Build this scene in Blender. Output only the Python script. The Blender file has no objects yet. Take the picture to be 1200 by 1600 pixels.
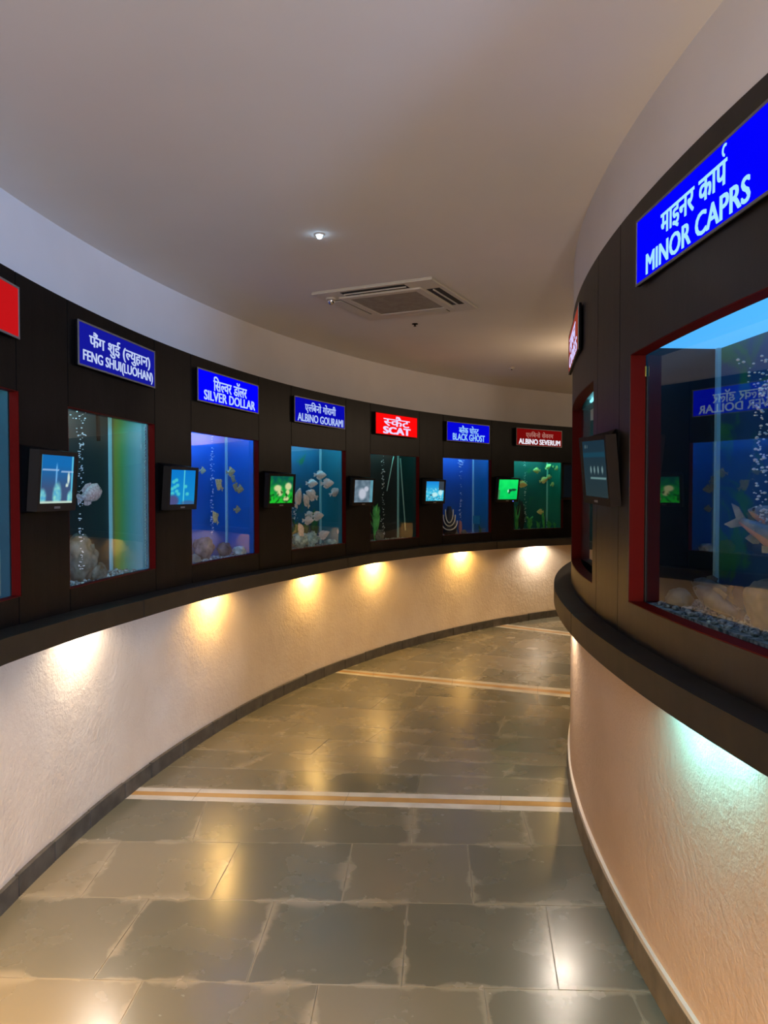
import bpy, bmesh, math, random
from mathutils import Vector, Matrix, noise

random.seed(7)
sc = bpy.context.scene
col = sc.collection
R_ = math.radians
PI = math.pi

# ---------------------------------------------------------------- camera
F_PX, PITCH, EYE = 1201.3, 0.0273, 1.5
cam_d = bpy.data.cameras.new('camera')
cam_d.sensor_fit = 'VERTICAL'
cam_d.sensor_height = 36.0
cam_d.lens = F_PX / 1600 * 36.0
cam_d.clip_start = 0.02
cam_d.clip_end = 100
cam = bpy.data.objects.new('camera', cam_d)
cam.location = (0, 0, EYE)
cam.rotation_euler = (PI / 2 - PITCH, 0, 0)
col.objects.link(cam)
sc.camera = cam

# ---------------------------------------------------------------- world, exposure, large lights
w = bpy.data.worlds.new('world')
sc.world = w
w.use_nodes = True
w.node_tree.nodes['Background'].inputs[0].default_value = (0.55, 0.6, 0.75, 1)
w.node_tree.nodes['Background'].inputs[1].default_value = 0.03
sc.view_settings.view_transform = 'Standard'
sc.view_settings.look = 'None'
sc.view_settings.gamma = 1
sc.view_settings.exposure = 0.0
sc.view_settings.use_curve_mapping = False
sc.cycles.use_denoising = True
sc.cycles.max_bounces = 8
sc.cycles.diffuse_bounces = 6
sc.cycles.glossy_bounces = 4
sc.cycles.transparent_max_bounces = 16
sc.cycles.volume_bounces = 0
sc.cycles.caustics_reflective = False
sc.cycles.caustics_refractive = False
sc.cycles.sample_clamp_indirect = 6.0

COOL_LAMP = 1050.0       # ceiling lamp round the bend behind the camera
FAR_FILL = 60.0     # unseen fill added beyond the far bend to lift the ceiling
BEND_FILL = 10.0       # added fill hidden just round the convex wall, brightens the far ceiling
BACK_FILL = 330.0       # added fill behind the camera for the ceiling and right plaster
LEDGE_LAMP = 23.0       # downlights hidden behind the ledge fascia
TANK_LAMP = 1.3


def lamp(name, kind, loc, energy, color, parent=None, radius=0.03, direction=None, spot=None, blend=0.5):
    d = bpy.data.lights.new(name, kind)
    d.energy = energy
    d.color = color
    if kind in ('POINT', 'SPOT'):
        d.shadow_soft_size = radius
    if kind == 'SPOT':
        d.spot_size = spot
        d.spot_blend = blend
    o = bpy.data.objects.new(name, d)
    o.location = loc
    if direction is not None:
        o.rotation_euler = Vector(direction).to_track_quat('-Z', 'Y').to_euler()
    if parent:
        o.parent = parent
    col.objects.link(o)
    return o


lamp('cool_ceiling_lamp', 'POINT', (2.25, -2.42, 2.1), COOL_LAMP, (0.30, 0.52, 1.0), radius=0.10)
lamp('warm_fill', 'POINT', (5.55, 10.15, 2.5), FAR_FILL, (1.0, 0.74, 0.50), radius=0.04)
lamp('warm_fill', 'POINT', (1.78, 6.30, 2.22), BEND_FILL, (1.0, 0.72, 0.46), radius=0.04)
lamp('warm_fill', 'POINT', (0.45, -2.3, 1.5), BACK_FILL, (1.0, 0.84, 0.70), radius=0.15)

# ---------------------------------------------------------------- layout (metres; camera stands at the origin)
OX, OY = 6.939, 2.450          # centre of the outer (left) wall
RB = 8.224                     # outer cladding face
RF = 8.312                     # outer plaster face
RU = 8.48                      # white upper wall
RLO = 8.11                     # outer ledge fascia
IX, IY = 8.388, 2.408          # centre of the inner (right) wall
IR = 7.578                     # inner cladding and plaster face
IRL = 7.668                    # inner ledge fascia
CEIL = 2.70
O_TOP, I_TOP = 2.262, 2.417


def pol(c, r, th):
    a = R_(th)
    return Vector((c[0] + r * math.cos(a), c[1] + r * math.sin(a), 0))


OC, IC = (OX, OY), (IX, IY)


def ray(px, py):
    x, y = (px - 600) / F_PX, (800 - py) / F_PX
    c, s = math.cos(PITCH), math.sin(PITCH)
    return Vector((x, c + y * s, -s + y * c))


LEDGE_PTS = [(50, .868), (125.8, .868), (140, .886), (150.4, .887), (157.9, .882), (164, .895), (168.6, .908), (172.5, .920), (177.2, .944), (180.9, .966), (232, 1.0)]


def ledge_z(th):
    for (a, za), (b, zb) in zip(LEDGE_PTS, LEDGE_PTS[1:]):
        if th <= b:
            t = max(0, (th - a) / (b - a))
            return za + (zb - za) * t
    return LEDGE_PTS[-1][1]


# ---------------------------------------------------------------- materials
def srgb(r, g, b):
    f = lambda v: (v / 255 / 12.92) if v / 255 <= 0.04045 else ((v / 255 + 0.055) / 1.055) ** 2.4
    return (f(r), f(g), f(b))


def mat(name, color, rough=0.5, metal=0.0, spec=0.5, coat=0.0):
    m = bpy.data.materials.new(name)
    m.use_nodes = True
    b = m.node_tree.nodes['Principled BSDF']
    b.inputs['Base Color'].default_value = (*color, 1)
    b.inputs['Roughness'].default_value = rough
    b.inputs['Metallic'].default_value = metal
    b.inputs['Specular IOR Level'].default_value = spec
    b.inputs['Coat Weight'].default_value = coat
    return m


def nd(m, t, **kw):
    n = m.node_tree.nodes.new(t)
    for k, v in kw.items():
        setattr(n, k, v)
    return n


def lk(m, a, b):
    m.node_tree.links.new(a, b)


def mottle(m, c1, c2, scale=4.0, detail=6, lo=0.35, hi=0.65, bump=None, rough=None):
    """noise between two colours, with optional bump (scale, strength, distance)"""
    b = m.node_tree.nodes['Principled BSDF']
    tc = nd(m, 'ShaderNodeTexCoord')
    n = nd(m, 'ShaderNodeTexNoise')
    n.inputs['Scale'].default_value = scale
    n.inputs['Detail'].default_value = detail
    lk(m, tc.outputs['Object'], n.inputs['Vector'])
    r = nd(m, 'ShaderNodeValToRGB')
    r.color_ramp.elements[0].position = lo
    r.color_ramp.elements[1].position = hi
    r.color_ramp.elements[0].color = (*c1, 1)
    r.color_ramp.elements[1].color = (*c2, 1)
    lk(m, n.outputs['Fac'], r.inputs['Fac'])
    lk(m, r.outputs['Color'], b.inputs['Base Color'])
    prev = None
    for (s, st, dist) in (bump or []):
        n2 = nd(m, 'ShaderNodeTexNoise')
        n2.inputs['Scale'].default_value = s
        n2.inputs['Detail'].default_value = 5
        lk(m, tc.outputs['Object'], n2.inputs['Vector'])
        bp = nd(m, 'ShaderNodeBump')
        bp.inputs['Strength'].default_value = st
        bp.inputs['Distance'].default_value = dist
        lk(m, n2.outputs['Fac'], bp.inputs['Height'])
        if prev:
            lk(m, prev.outputs['Normal'], bp.inputs['Normal'])
        prev = bp
    if prev:
        lk(m, prev.outputs['Normal'], b.inputs['Normal'])
    return m


def emit(name, color, strength=1.0):
    m = bpy.data.materials.new(name)
    m.use_nodes = True
    b = m.node_tree.nodes['Principled BSDF']
    b.inputs['Base Color'].default_value = (0.002, 0.002, 0.002, 1)
    b.inputs['Specular IOR Level'].default_value = 0.0
    b.inputs['Roughness'].default_value = 0.35
    b.inputs['Emission Color'].default_value = (*color, 1)
    b.inputs['Emission Strength'].default_value = strength
    return m


def emit_attr(name, strength=1.0):
    m = emit(name, (1, 1, 1), strength)
    a = nd(m, 'ShaderNodeAttribute')
    a.attribute_name = 'pic'
    lk(m, a.outputs['Color'], m.node_tree.nodes['Principled BSDF'].inputs['Emission Color'])
    return m


def glass_mat(name, tint=(1, 1, 1), boost=1.5):
    m = bpy.data.materials.new(name)
    m.use_nodes = True
    nt = m.node_tree
    nt.nodes.remove(nt.nodes['Principled BSDF'])
    out = nt.nodes['Material Output']
    tr = nd(m, 'ShaderNodeBsdfTransparent')
    tr.inputs[0].default_value = (*tint, 1)
    gl = nd(m, 'ShaderNodeBsdfGlossy')
    gl.inputs['Roughness'].default_value = 0.0
    fr = nd(m, 'ShaderNodeFresnel')
    fr.inputs['IOR'].default_value = 1.5
    mu = nd(m, 'ShaderNodeMath', operation='MULTIPLY', use_clamp=True)
    mu.inputs[1].default_value = boost
    lk(m, fr.outputs[0], mu.inputs[0])
    ge = nd(m, 'ShaderNodeNewGeometry')
    iv = nd(m, 'ShaderNodeMath', operation='SUBTRACT')
    iv.inputs[0].default_value = 1.0
    lk(m, ge.outputs['Backfacing'], iv.inputs[1])
    m2 = nd(m, 'ShaderNodeMath', operation='MULTIPLY')          # one reflection, at the side met first
    lk(m, mu.outputs[0], m2.inputs[0]); lk(m, iv.outputs[0], m2.inputs[1])
    mx = nd(m, 'ShaderNodeMixShader')
    lk(m, m2.outputs[0], mx.inputs[0])
    lk(m, tr.outputs[0], mx.inputs[1])
    lk(m, gl.outputs[0], mx.inputs[2])
    lk(m, mx.outputs[0], out.inputs['Surface'])
    return m


def water_mat(name, color, density):
    m = bpy.data.materials.new(name)
    m.use_nodes = True
    nt = m.node_tree
    nt.nodes.remove(nt.nodes['Principled BSDF'])
    v = nd(m, 'ShaderNodeVolumeAbsorption')
    v.inputs['Color'].default_value = (*color, 1)
    v.inputs['Density'].default_value = density
    lk(m, v.outputs[0], nt.nodes['Material Output'].inputs['Volume'])
    return m


M = {}
M['ceiling'] = mottle(mat('ceiling_paint', (.74, .71, .68), .9), (.80, .76, .72), (.83, .79, .75), 1.5)
M['white_wall'] = mottle(mat('white_paint', (.78, .76, .74), .9), (.75, .73, .71), (.8, .78, .76), 2.0)
M['plaster'] = mottle(mat('rough_plaster', (.7, .58, .46), .55), (.74, .61, .455), (.82, .70, .55), 3.5, 8, .3, .7,
                      bump=[(6, .3, .02), (38, .45, .007), (110, .4, .004)])
M['plaster_inner'] = mottle(mat('rough_plaster_inner', (.7, .52, .38), .5), (.74, .52, .34), (.80, .58, .41), 3.0, 8, .3, .7,
                            bump=[(5, .25, .02), (45, .45, .007), (130, .5, .004)])
M['black'] = mottle(mat('black_cladding', (.006, .0055, .006), .35, 0, .05), (.0035, .0033, .0033), (.007, .0062, .0055), 6, 6, .3, .7,
                    bump=[(60, .12, .002)])
M['black_inner'] = mottle(mat('black_cladding_inner', (.012, .010, .008), .42, 0, .35), (.010, .0085, .0065), (.018, .014, .010), 6, 6, .3, .7,
                    bump=[(60, .12, .002)])
M['ledge'] = mottle(mat('black_ledge', (.008, .008, .008), .5, 0, .28), (.010, .009, .007), (.022, .018, .012), 9, 6, .3, .7)
M['red'] = mat('red_reveal_paint', (.085, .004, .003), .45, 0, .04)
M['seam_gap'] = mat('dark_seam', (.004, .004, .004), .9)
M['slate_dark'] = mottle(mat('slate_skirting', (.1, .09, .075), .45), (.04, .037, .032), (.085, .078, .066), 14, 6)
M['skirt_inner'] = mottle(mat('stone_skirting', (.17, .14, .10), .5), (.14, .115, .08), (.22, .18, .13), 10, 6)
M['cream_edge'] = mat('cream_edge', (.75, .68, .58), .6)
M['black_plastic'] = mat('black_plastic', (.003, .003, .0035), .45, 0, .04)
M['bezel'] = mat('dark_bezel', (.02, .015, .012), .4, 0, .05)
M['alu'] = mat('aluminium_edge', (.22, .22, .23), .5, .6)
M['chrome'] = mat('chrome', (.8, .8, .82), .12, 1.0)
M['glass'] = glass_mat('tank_glass')
M['near_glass'] = glass_mat('near_tank_glass', boost=2.0)
M['silicone'] = mat('pale_silicone', (.42, .72, .74), .35)
M['black_seal'] = mat('black_seal', (.006, .006, .007), .6)
M['lid'] = mat('white_lid', (.8, .85, .85), .6)
M['ac'] = mat('cassette_plastic', (.70, .66, .56), .45)
M['ac_grille'] = mottle(mat('cassette_grille', (.30, .27, .21), .6), (.27, .24, .19), (.34, .31, .25), 20)
M['slot'] = mat('dark_slot', (.012, .011, .010), .7)
M['text_pale'] = emit('lit_lettering', (.40, .66, 1.0), 1.0)
M['rock'] = mottle(mat('grey_rock', (.25, .3, .28), .8), (.015, .035, .028), (.16, .22, .19), 18, 8, .35, .65, bump=[(30, .6, .01)])
M['pale_rock'] = mottle(mat('pale_rock', (.6, .6, .52), .7), (.09, .11, .10), (.20, .22, .19), 15, 6, bump=[(30, .4, .01)])
M['purple_rock'] = mottle(mat('dark_purple_rock', (.2, .18, .22), .8), (.05, .045, .06), (.2, .18, .2), 20, 8, bump=[(30, .6, .01)])
M['coral'] = mottle(mat('teal_coral', (.25, .5, .5), .7), (.10, .28, .30), (.5, .8, .8), 30, 6, bump=[(60, .6, .006)])
M['leaf'] = mottle(mat('water_plant', (.05, .42, .10), .5), (.05, .45, .09), (.16, .80, .22), 12)
M['dark_leaf'] = mottle(mat('dark_water_plant', (.02, .16, .06), .5), (.015, .1, .04), (.03, .25, .09), 12)
M['bubble'] = mat('air_bubble', (.85, .95, 1.0), .08, 0, .9)
M['gravel'] = mottle(mat('tank_gravel', (.4, .5, .48), .7), (.04, .10, .11), (.5, .62, .6), 60, 3)
M['ornament'] = mat('black_ornament', (.01, .012, .015), .5)
M['cream'] = mat('cream_stripe', (.75, .72, .5), .5)
M['pinkstone'] = mat('reddish_stone', (.42, .16, .14), .7)
M['hose'] = mat('air_hose', (.35, .55, .5), .4)
M['eye'] = mat('fish_eye', (.01, .01, .01), .15)


def fish_mat(name, c1, c2, scale=8):
    return mottle(mat(name, c1, .35), c1, c2, scale, 3, .35, .65)


M['gourami'] = fish_mat('pale_gourami_skin', (.62, .60, .58), (.82, .78, .74))
M['silverfish'] = fish_mat('silver_disc_skin', (.35, .36, .20), (.62, .60, .34))
M['severum'] = fish_mat('yellow_severum_skin', (.80, .70, .22), (.95, .88, .42))
M['luohan'] = fish_mat('pink_white_skin', (.42, .30, .28), (.70, .62, .58), 14)
M['carp'] = fish_mat('silver_carp_skin', (.14, .20, .22), (.26, .34, .36))
M['carp_belly'] = fish_mat('pinkish_belly', (.42, .26, .20), (.52, .34, .28))
M['palefish'] = fish_mat('pale_bottom_fish_skin', (.09, .11, .11), (.17, .19, .18))


# ---------------------------------------------------------------- object helpers
def tag(o, label=None, cat=None, group=None, kind=None):
    if label: o['label'] = label
    if cat: o['category'] = cat
    if group: o['group'] = group
    if kind: o['kind'] = kind
    return o


def empty(name, loc, rz=0.0, rot=None):
    o = bpy.data.objects.new(name, None)
    o.empty_display_size = 0.05
    o.location = loc
    o.rotation_euler = rot if rot else (0, 0, rz)
    col.objects.link(o)
    return o


def build(name, bm, m, parent=None, smooth=False, recalc=True):
    if recalc:
        bmesh.ops.recalc_face_normals(bm, faces=bm.faces)
    me = bpy.data.meshes.new(name)
    bm.to_mesh(me)
    bm.free()
    for x in (m if isinstance(m, (list, tuple)) else [m]):
        me.materials.append(x)
    if smooth:
        for p in me.polygons:
            p.use_smooth = True
    o = bpy.data.objects.new(name, me)
    col.objects.link(o)
    if parent:
        o.parent = parent
    return o


def kids(o):
    return [c for c in bpy.data.objects if c.parent is o]


def copy_tree(o, parent=None):
    c = o.copy()
    col.objects.link(c)
    c.parent = parent
    for ch in kids(o):
        copy_tree(ch, c)
    return c


def box(bm, x0, x1, y0, y1, z0, z1, mi=0):
    v = [bm.verts.new(p) for p in ((x0, y0, z0), (x1, y0, z0), (x1, y1, z0), (x0, y1, z0), (x0, y0, z1), (x1, y0, z1), (x1, y1, z1), (x0, y1, z1))]
    for f in ((0, 3, 2, 1), (4, 5, 6, 7), (0, 1, 5, 4), (1, 2, 6, 5), (2, 3, 7, 6), (3, 0, 4, 7)):
        bm.faces.new([v[i] for i in f]).material_index = mi
    return v


def bbox(x0, x1, y0, y1, z0, z1, bev=0.003, seg=2):
    bm = bmesh.new()
    box(bm, x0, x1, y0, y1, z0, z1)
    if bev:
        bmesh.ops.bevel(bm, geom=bm.edges[:], offset=bev, segments=seg, affect='EDGES', profile=.6)
    return bm


def hexa(bm, p):
    """box from 8 points: 4 of one end then 4 of the other"""
    v = [bm.verts.new(q) for q in p]
    for f in ((0, 1, 2, 3), (7, 6, 5, 4), (0, 4, 5, 1), (1, 5, 6, 2), (2, 6, 7, 3), (3, 7, 4, 0)):
        bm.faces.new([v[i] for i in f])


def arc(bm, c, th0, th1, r0, r1, z0, z1, step=0.75, mi=0, cap=True):
    """closed ring sector; z0/z1 numbers or functions of the angle"""
    n = max(1, int(math.ceil(abs(th1 - th0) / step)))
    zf = lambda z, t: z(t) if callable(z) else z
    rows = []
    for i in range(n + 1):
        t = th0 + (th1 - th0) * i / n
        a, b = pol(c, r0, t), pol(c, r1, t)
        za, zb = zf(z0, t), zf(z1, t)
        rows.append([bm.verts.new((a.x, a.y, za)), bm.verts.new((b.x, b.y, za)), bm.verts.new((b.x, b.y, zb)), bm.verts.new((a.x, a.y, zb))])
    for A, B in zip(rows, rows[1:]):
        for k in range(4):
            bm.faces.new((A[k], A[(k + 1) % 4], B[(k + 1) % 4], B[k])).material_index = mi
    if cap:
        bm.faces.new(rows[0][::-1]).material_index = mi
        bm.faces.new(rows[-1]).material_index = mi


def lathe(bm, prof, n=20, cap=True):
    rings = []
    for r, z in prof:
        rings.append([bm.verts.new((r * math.cos(2 * PI * k / n), r * math.sin(2 * PI * k / n), z)) for k in range(n)])
    for A, B in zip(rings, rings[1:]):
        for k in range(n):
            bm.faces.new((A[k], A[(k + 1) % n], B[(k + 1) % n], B[k]))
    if cap:
        bm.faces.new(rings[0])
        bm.faces.new(rings[-1])


def tube(bm, pts, rad, n=8):
    pts = [Vector(p) for p in pts]
    rings = []
    for i, p in enumerate(pts):
        d = (pts[min(i + 1, len(pts) - 1)] - pts[max(i - 1, 0)]).normalized()
        a = d.orthogonal().normalized() if i == 0 else (a - d * a.dot(d)).normalized()
        b = d.cross(a)
        r = rad[i] if isinstance(rad, (list, tuple)) else rad
        rings.append([bm.verts.new(p + (a * math.cos(2 * PI * k / n) + b * math.sin(2 * PI * k / n)) * r) for k in range(n)])
    for A, B in zip(rings, rings[1:]):
        for k in range(n):
            bm.faces.new((A[k], A[(k + 1) % n], B[(k + 1) % n], B[k]))
    bm.faces.new(rings[0])
    bm.faces.new(rings[-1])


def structure(name, bm, m, parent=None, smooth=False):
    o = build(name, bm, m, parent, smooth)
    if parent is None:
        o['kind'] = 'structure'
    return o


# ================================================================ THE SETTING
# ---------------------------------------------------------------- floor: slate slabs in rows, with striped inlays
def floor_material():
    m = mat('slate_floor', (.15, .15, .13), .28)
    b = m.node_tree.nodes['Principled BSDF']
    b.inputs['Specular IOR Level'].default_value = 0.6
    u1 = nd(m, 'ShaderNodeUVMap'); u1.uv_map = 'edge_a'
    u2 = nd(m, 'ShaderNodeUVMap'); u2.uv_map = 'edge_b'
    s1 = nd(m, 'ShaderNodeSeparateXYZ'); s2 = nd(m, 'ShaderNodeSeparateXYZ')
    lk(m, u1.outputs[0], s1.inputs[0]); lk(m, u2.outputs[0], s2.inputs[0])
    mins = []
    for s in (s1, s2):
        k = nd(m, 'ShaderNodeMath', operation='MINIMUM')
        lk(m, s.outputs[0], k.inputs[0]); lk(m, s.outputs[1], k.inputs[1])
        mins.append(k)
    d = nd(m, 'ShaderNodeMath', operation='MINIMUM')
    lk(m, mins[0].outputs[0], d.inputs[0]); lk(m, mins[1].outputs[0], d.inputs[1])
    tc = nd(m, 'ShaderNodeTexCoord')
    n1 = nd(m, 'ShaderNodeTexNoise'); n1.inputs['Scale'].default_value = 4.5; n1.inputs['Detail'].default_value = 7
    lk(m, tc.outputs['Object'], n1.inputs['Vector'])
    n2 = nd(m, 'ShaderNodeTexNoise'); n2.inputs['Scale'].default_value = 2.2; n2.inputs['Detail'].default_value = 3; n2.inputs['Roughness'].default_value = .4
    lk(m, tc.outputs['Object'], n2.inputs['Vector'])
    # cement smear round the joints: edge distance against noise
    wv = nd(m, 'ShaderNodeMapRange'); wv.inputs[1].default_value = .44; wv.inputs[2].default_value = .66
    wv.inputs[3].default_value = .0025; wv.inputs[4].default_value = .042
    lk(m, n1.outputs['Fac'], wv.inputs[0])
    q = nd(m, 'ShaderNodeMath', operation='DIVIDE')
    lk(m, d.outputs[0], q.inputs[0]); lk(m, wv.outputs[0], q.inputs[1])
    sm = nd(m, 'ShaderNodeMapRange', interpolation_type='SMOOTHSTEP')
    sm.inputs[1].default_value = .2; sm.inputs[2].default_value = 1.5; sm.inputs[3].default_value = .6; sm.inputs[4].default_value = 0
    lk(m, q.outputs[0], sm.inputs[0])
    # slab tone
    at = nd(m, 'ShaderNodeAttribute'); at.attribute_name = 'tone'
    ramp = nd(m, 'ShaderNodeValToRGB')
    e = ramp.color_ramp.elements
    e[0].position = 0; e[0].color = (.098, .100, .076, 1)
    e[1].position = 1; e[1].color = (.205, .178, .125, 1)
    k = ramp.color_ramp.elements.new(.5); k.color = (.150, .140, .103, 1)
    add = nd(m, 'ShaderNodeMath', operation='MULTIPLY_ADD')
    lk(m, n2.outputs['Fac'], add.inputs[0]); add.inputs[1].default_value = .5
    lk(m, at.outputs['Fac'], add.inputs[2])
    sub = nd(m, 'ShaderNodeMath', operation='SUBTRACT'); sub.inputs[1].default_value = .25
    lk(m, add.outputs[0], sub.inputs[0])
    lk(m, sub.outputs[0], ramp.inputs['Fac'])
    mx = nd(m, 'ShaderNodeMix', data_type='RGBA')
    lk(m, sm.outputs[0], mx.inputs[0]); lk(m, ramp.outputs['Color'], mx.inputs[6])
    mx.inputs[7].default_value = (.30, .265, .20, 1)
    lk(m, mx.outputs[2], b.inputs['Base Color'])
    rr = nd(m, 'ShaderNodeMapRange'); rr.inputs[1].default_value = .3; rr.inputs[2].default_value = .7
    rr.inputs[3].default_value = .22; rr.inputs[4].default_value = .30
    lk(m, n1.outputs['Fac'], rr.inputs[0]); lk(m, rr.outputs[0], b.inputs['Roughness'])
    bp = nd(m, 'ShaderNodeBump'); bp.inputs['Strength'].default_value = .10; bp.inputs['Distance'].default_value = .01
    lk(m, n1.outputs['Fac'], bp.inputs['Height']); lk(m, bp.outputs[0], b.inputs['Normal'])
    return m


def make_floor():
    fm = floor_material()
    grout = mottle(mat('floor_grout', (.2, .18, .14), .7), (.14, .125, .095), (.34, .30, .22), 8)
    white = mottle(mat('white_marble_inlay', (.5, .48, .44), .3), (.40, .38, .35), (.58, .56, .52), 6)
    amber = mottle(mat('ochre_inlay', (.42, .24, .08), .3), (.36, .20, .06), (.48, .29, .11), 6)
    L = []          # (left point, right point) of each row line, from behind the camera to the far bend
    P0 = Vector((9.2, 2.35))
    for a in (222, 218.5, 215, 211.5, 208, 204.5, 201, 197.7, 194.4, 191, 187.6, 184.4):
        d = Vector((math.cos(R_(a)), math.sin(R_(a))))
        L.append((P0 + d * 10.8, P0 + d * 8.2))
    V = Vector
    J3 = (V((-1.185, 2.332)), V((.786, 2.263)))
    near = [J3, (V((-1.371, 2.809)), V((.607, 2.743))), (V((-1.317, 3.257)), V((.772, 3.215))), (V((-1.251, 3.71)), V((.864, 3.553)))]
    far = [(V((-1.252, 3.855)), V((.906, 3.725))), (V((-1.222, 4.155)), V((.899, 3.959))), (V((-1.0, 4.42)), V((.993, 4.145))),
           (V((-.90, 4.73)), V((1.036, 4.327))), (V((-.75, 4.98)), V((1.112, 4.597))), (V((-.572, 5.33)), V((1.227, 5.027))),
           (V((-.40, 5.78)), V((1.30, 5.30))), (V((-.315, 6.269)), V((1.362, 5.545)))]
    far2s = (V((-.323, 6.427)), V((1.419, 5.78)))
    far2e = (V((1.269, 8.433)), V((1.939, 7.91)))
    far2 = [far2s]
    for k in (1, 2, 3, 4):
        t = k / 5
        # between the two inlays the rows fan round the bend
        l0 = V((-.323, 6.427)) + (V((1.269, 8.433)) - V((-.323, 6.427))) * t + V((-.12, .12)) * math.sin(PI * t)
        r0 = V((1.419, 5.78)) + (V((1.939, 7.91)) - V((1.419, 5.78))) * t
        far2.append((l0, r0))
    far2.append(far2e)
    far3 = [(V((1.306, 8.679)), V((1.991, 8.126)))]
    for a in (126, 121, 116, 111, 106, 101, 96):
        d = V((math.cos(R_(a)), math.sin(R_(a))))
        far3.append((V((7.6, 2.43)) + d * 8.7, V((7.6, 2.43)) + d * 7.2))
    cuts_near = {0: ((-.86, -.86), (-.18, -.20), (.33, .37)), }
    bm = bmesh.new()
    ua, ub = bm.loops.layers.uv.new('edge_a'), bm.loops.layers.uv.new('edge_b')
    tone = bm.faces.layers.float.new('tone')
    box(bm, -2.6, 13, -5.5, 12, -.10, -.0018, 1)
    GAP = .0016

    def ext(l):
        d = (l[1] - l[0]).normalized()
        return (l[0] - d * .42, l[1] + d * .42)

    def slab(q, mi=0, tn=.5, gap=GAP):
        # q: four 2-D corners (lower left, lower right, upper right, upper left)
        c = sum(q, V((0, 0))) / 4
        wdt = ((q[1] - q[0]).length + (q[2] - q[3]).length) / 2
        hgt = ((q[3] - q[0]).length + (q[2] - q[1]).length) / 2
        tx, ty = random.uniform(-.0011, .0011), random.uniform(-.0011, .0011)
        if mi: tx = ty = 0
        pts = []
        for p in q:
            d = c - p
            pp = p + V((math.copysign(min(gap, abs(d.x) * .4), d.x), math.copysign(min(gap, abs(d.y) * .4), d.y)))
            pts.append(pp)
        top = [bm.verts.new((p.x, p.y, tx * (p.x - c.x) * 2 + ty * (p.y - c.y) * 2 + (.0003 if mi else 0))) for p in pts]
        bot = [bm.verts.new((p.x, p.y, -.007)) for p in pts]
        f = bm.faces.new(top)
        fs = [f]
        for k in range(4):
            fs.append(bm.faces.new((top[k], bot[k], bot[(k + 1) % 4], top[(k + 1) % 4])))
        for g in fs:
            g.material_index = mi
            g[tone] = tn
        for l, (u, v) in zip(f.loops, ((0, 0), (1, 0), (1, 1), (0, 1))):
            l[ua].uv = (u * wdt, v * hgt)
            l[ub].uv = ((1 - u) * wdt, (1 - v) * hgt)

    def row(a, b, cuts):
        a, b = ext(a), ext(b)
        pa, pb = [0] + [c[0] for c in cuts] + [1], [0] + [c[1] for c in cuts] + [1]
        for i in range(len(pa) - 1):
            q = [a[0].lerp(a[1], pa[i]), a[0].lerp(a[1], pa[i + 1]), b[0].lerp(b[1], pb[i + 1]), b[0].lerp(b[1], pb[i])]
            slab(q, 0, random.choice((.2, .35, .45, .55, .7, .85)) + random.uniform(-.08, .08))

    def rnd_cuts(n):
        off = random.uniform(-.12, .12)
        out = []
        for i in range(1, n):
            t = min(.95, max(.05, i / n + off + random.uniform(-.06, .06)))
            out.append((t, t + random.uniform(-.012, .012)))
        return sorted(out)

    def frac(line, pts):
        a, b = ext(line)
        d = b - a
        return [(V(p) - a).dot(d) / d.length_squared for p in pts]

    def inlay(a, b):
        a, b = ext(a), ext(b)
        for k, mi in enumerate((2, 3, 2)):
            t0, t1 = k / 3, (k + 1) / 3
            n = 4
            for i in range(n):
                s0, s1 = i / n, (i + 1) / n
                lo = lambda s, t: (a[0].lerp(a[1], s)).lerp(b[0].lerp(b[1], s), t)
                slab([lo(s0, t0), lo(s1, t0), lo(s1, t1), lo(s0, t1)], mi, .5, .0012)

    rows = L + near
    for i in range(len(rows) - 1):
        if i == len(L) - 1:
            A, B = frac(rows[i], [(-.78, 1.80), (-.24, 1.80), (.27, 1.80), (.72, 1.80)]), frac(rows[i + 1], [(-.74, 2.3), (-.20, 2.3), (.30, 2.3), (.74, 2.27)])
            row(rows[i], rows[i + 1], list(zip(A, B)))
        elif i == len(L):        # below the second row of slabs
            A = frac(rows[i], [(-.895, 2.3), (-.42, 2.3), (.053, 2.3), (.526, 2.28)])
            B = frac(rows[i + 1], [(-.862, 2.8), (-.40, 2.78), (.086, 2.76), (.585, 2.75)])
            row(rows[i], rows[i + 1], list(zip(A, B)))
        elif i == len(L) + 1:
            A = frac(rows[i], [(-1.12, 2.8), (-.64, 2.79), (-.155, 2.77), (.325, 2.75)])
            B = frac(rows[i + 1], [(-1.13, 3.26), (-.615, 3.25), (-.135, 3.24), (.355, 3.22)])
            row(rows[i], rows[i + 1], list(zip(A, B)))
        elif i == len(L) + 2:
            A = frac(rows[i], [(-.82, 3.25), (-.355, 3.25), (.117, 3.24), (.625, 3.22)])
            B = frac(rows[i + 1], [(-.86, 3.68), (-.335, 3.64), (.140, 3.60), (.645, 3.57)])
            row(rows[i], rows[i + 1], list(zip(A, B)))
        else:
            row(rows[i], rows[i + 1], rnd_cuts(5))
    inlay(near[-1], far[0])
    for i in range(len(far) - 1):
        row(far[i], far[i + 1], rnd_cuts(5 if i % 2 else 4))
    inlay(far[-1], far2[0])
    for i in range(len(far2) - 1):
        row(far2[i], far2[i + 1], rnd_cuts(5))
    inlay(far2[-1], far3[0])
    for i in range(len(far3) - 1):
        row(far3[i], far3[i + 1], rnd_cuts(4))
    me_o = build('floor', bm, [fm, grout, white, amber], recalc=False)
    me_o['kind'] = 'structure'
    return me_o


make_floor()

# ---------------------------------------------------------------- ceiling and walls
bm = bmesh.new()
box(bm, -2.6, 13, -5.5, 12, CEIL, CEIL + .1)
structure('ceiling', bm, M['ceiling'])

A0, A1 = 52, 226       # angular reach of the corridor that is built


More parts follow.
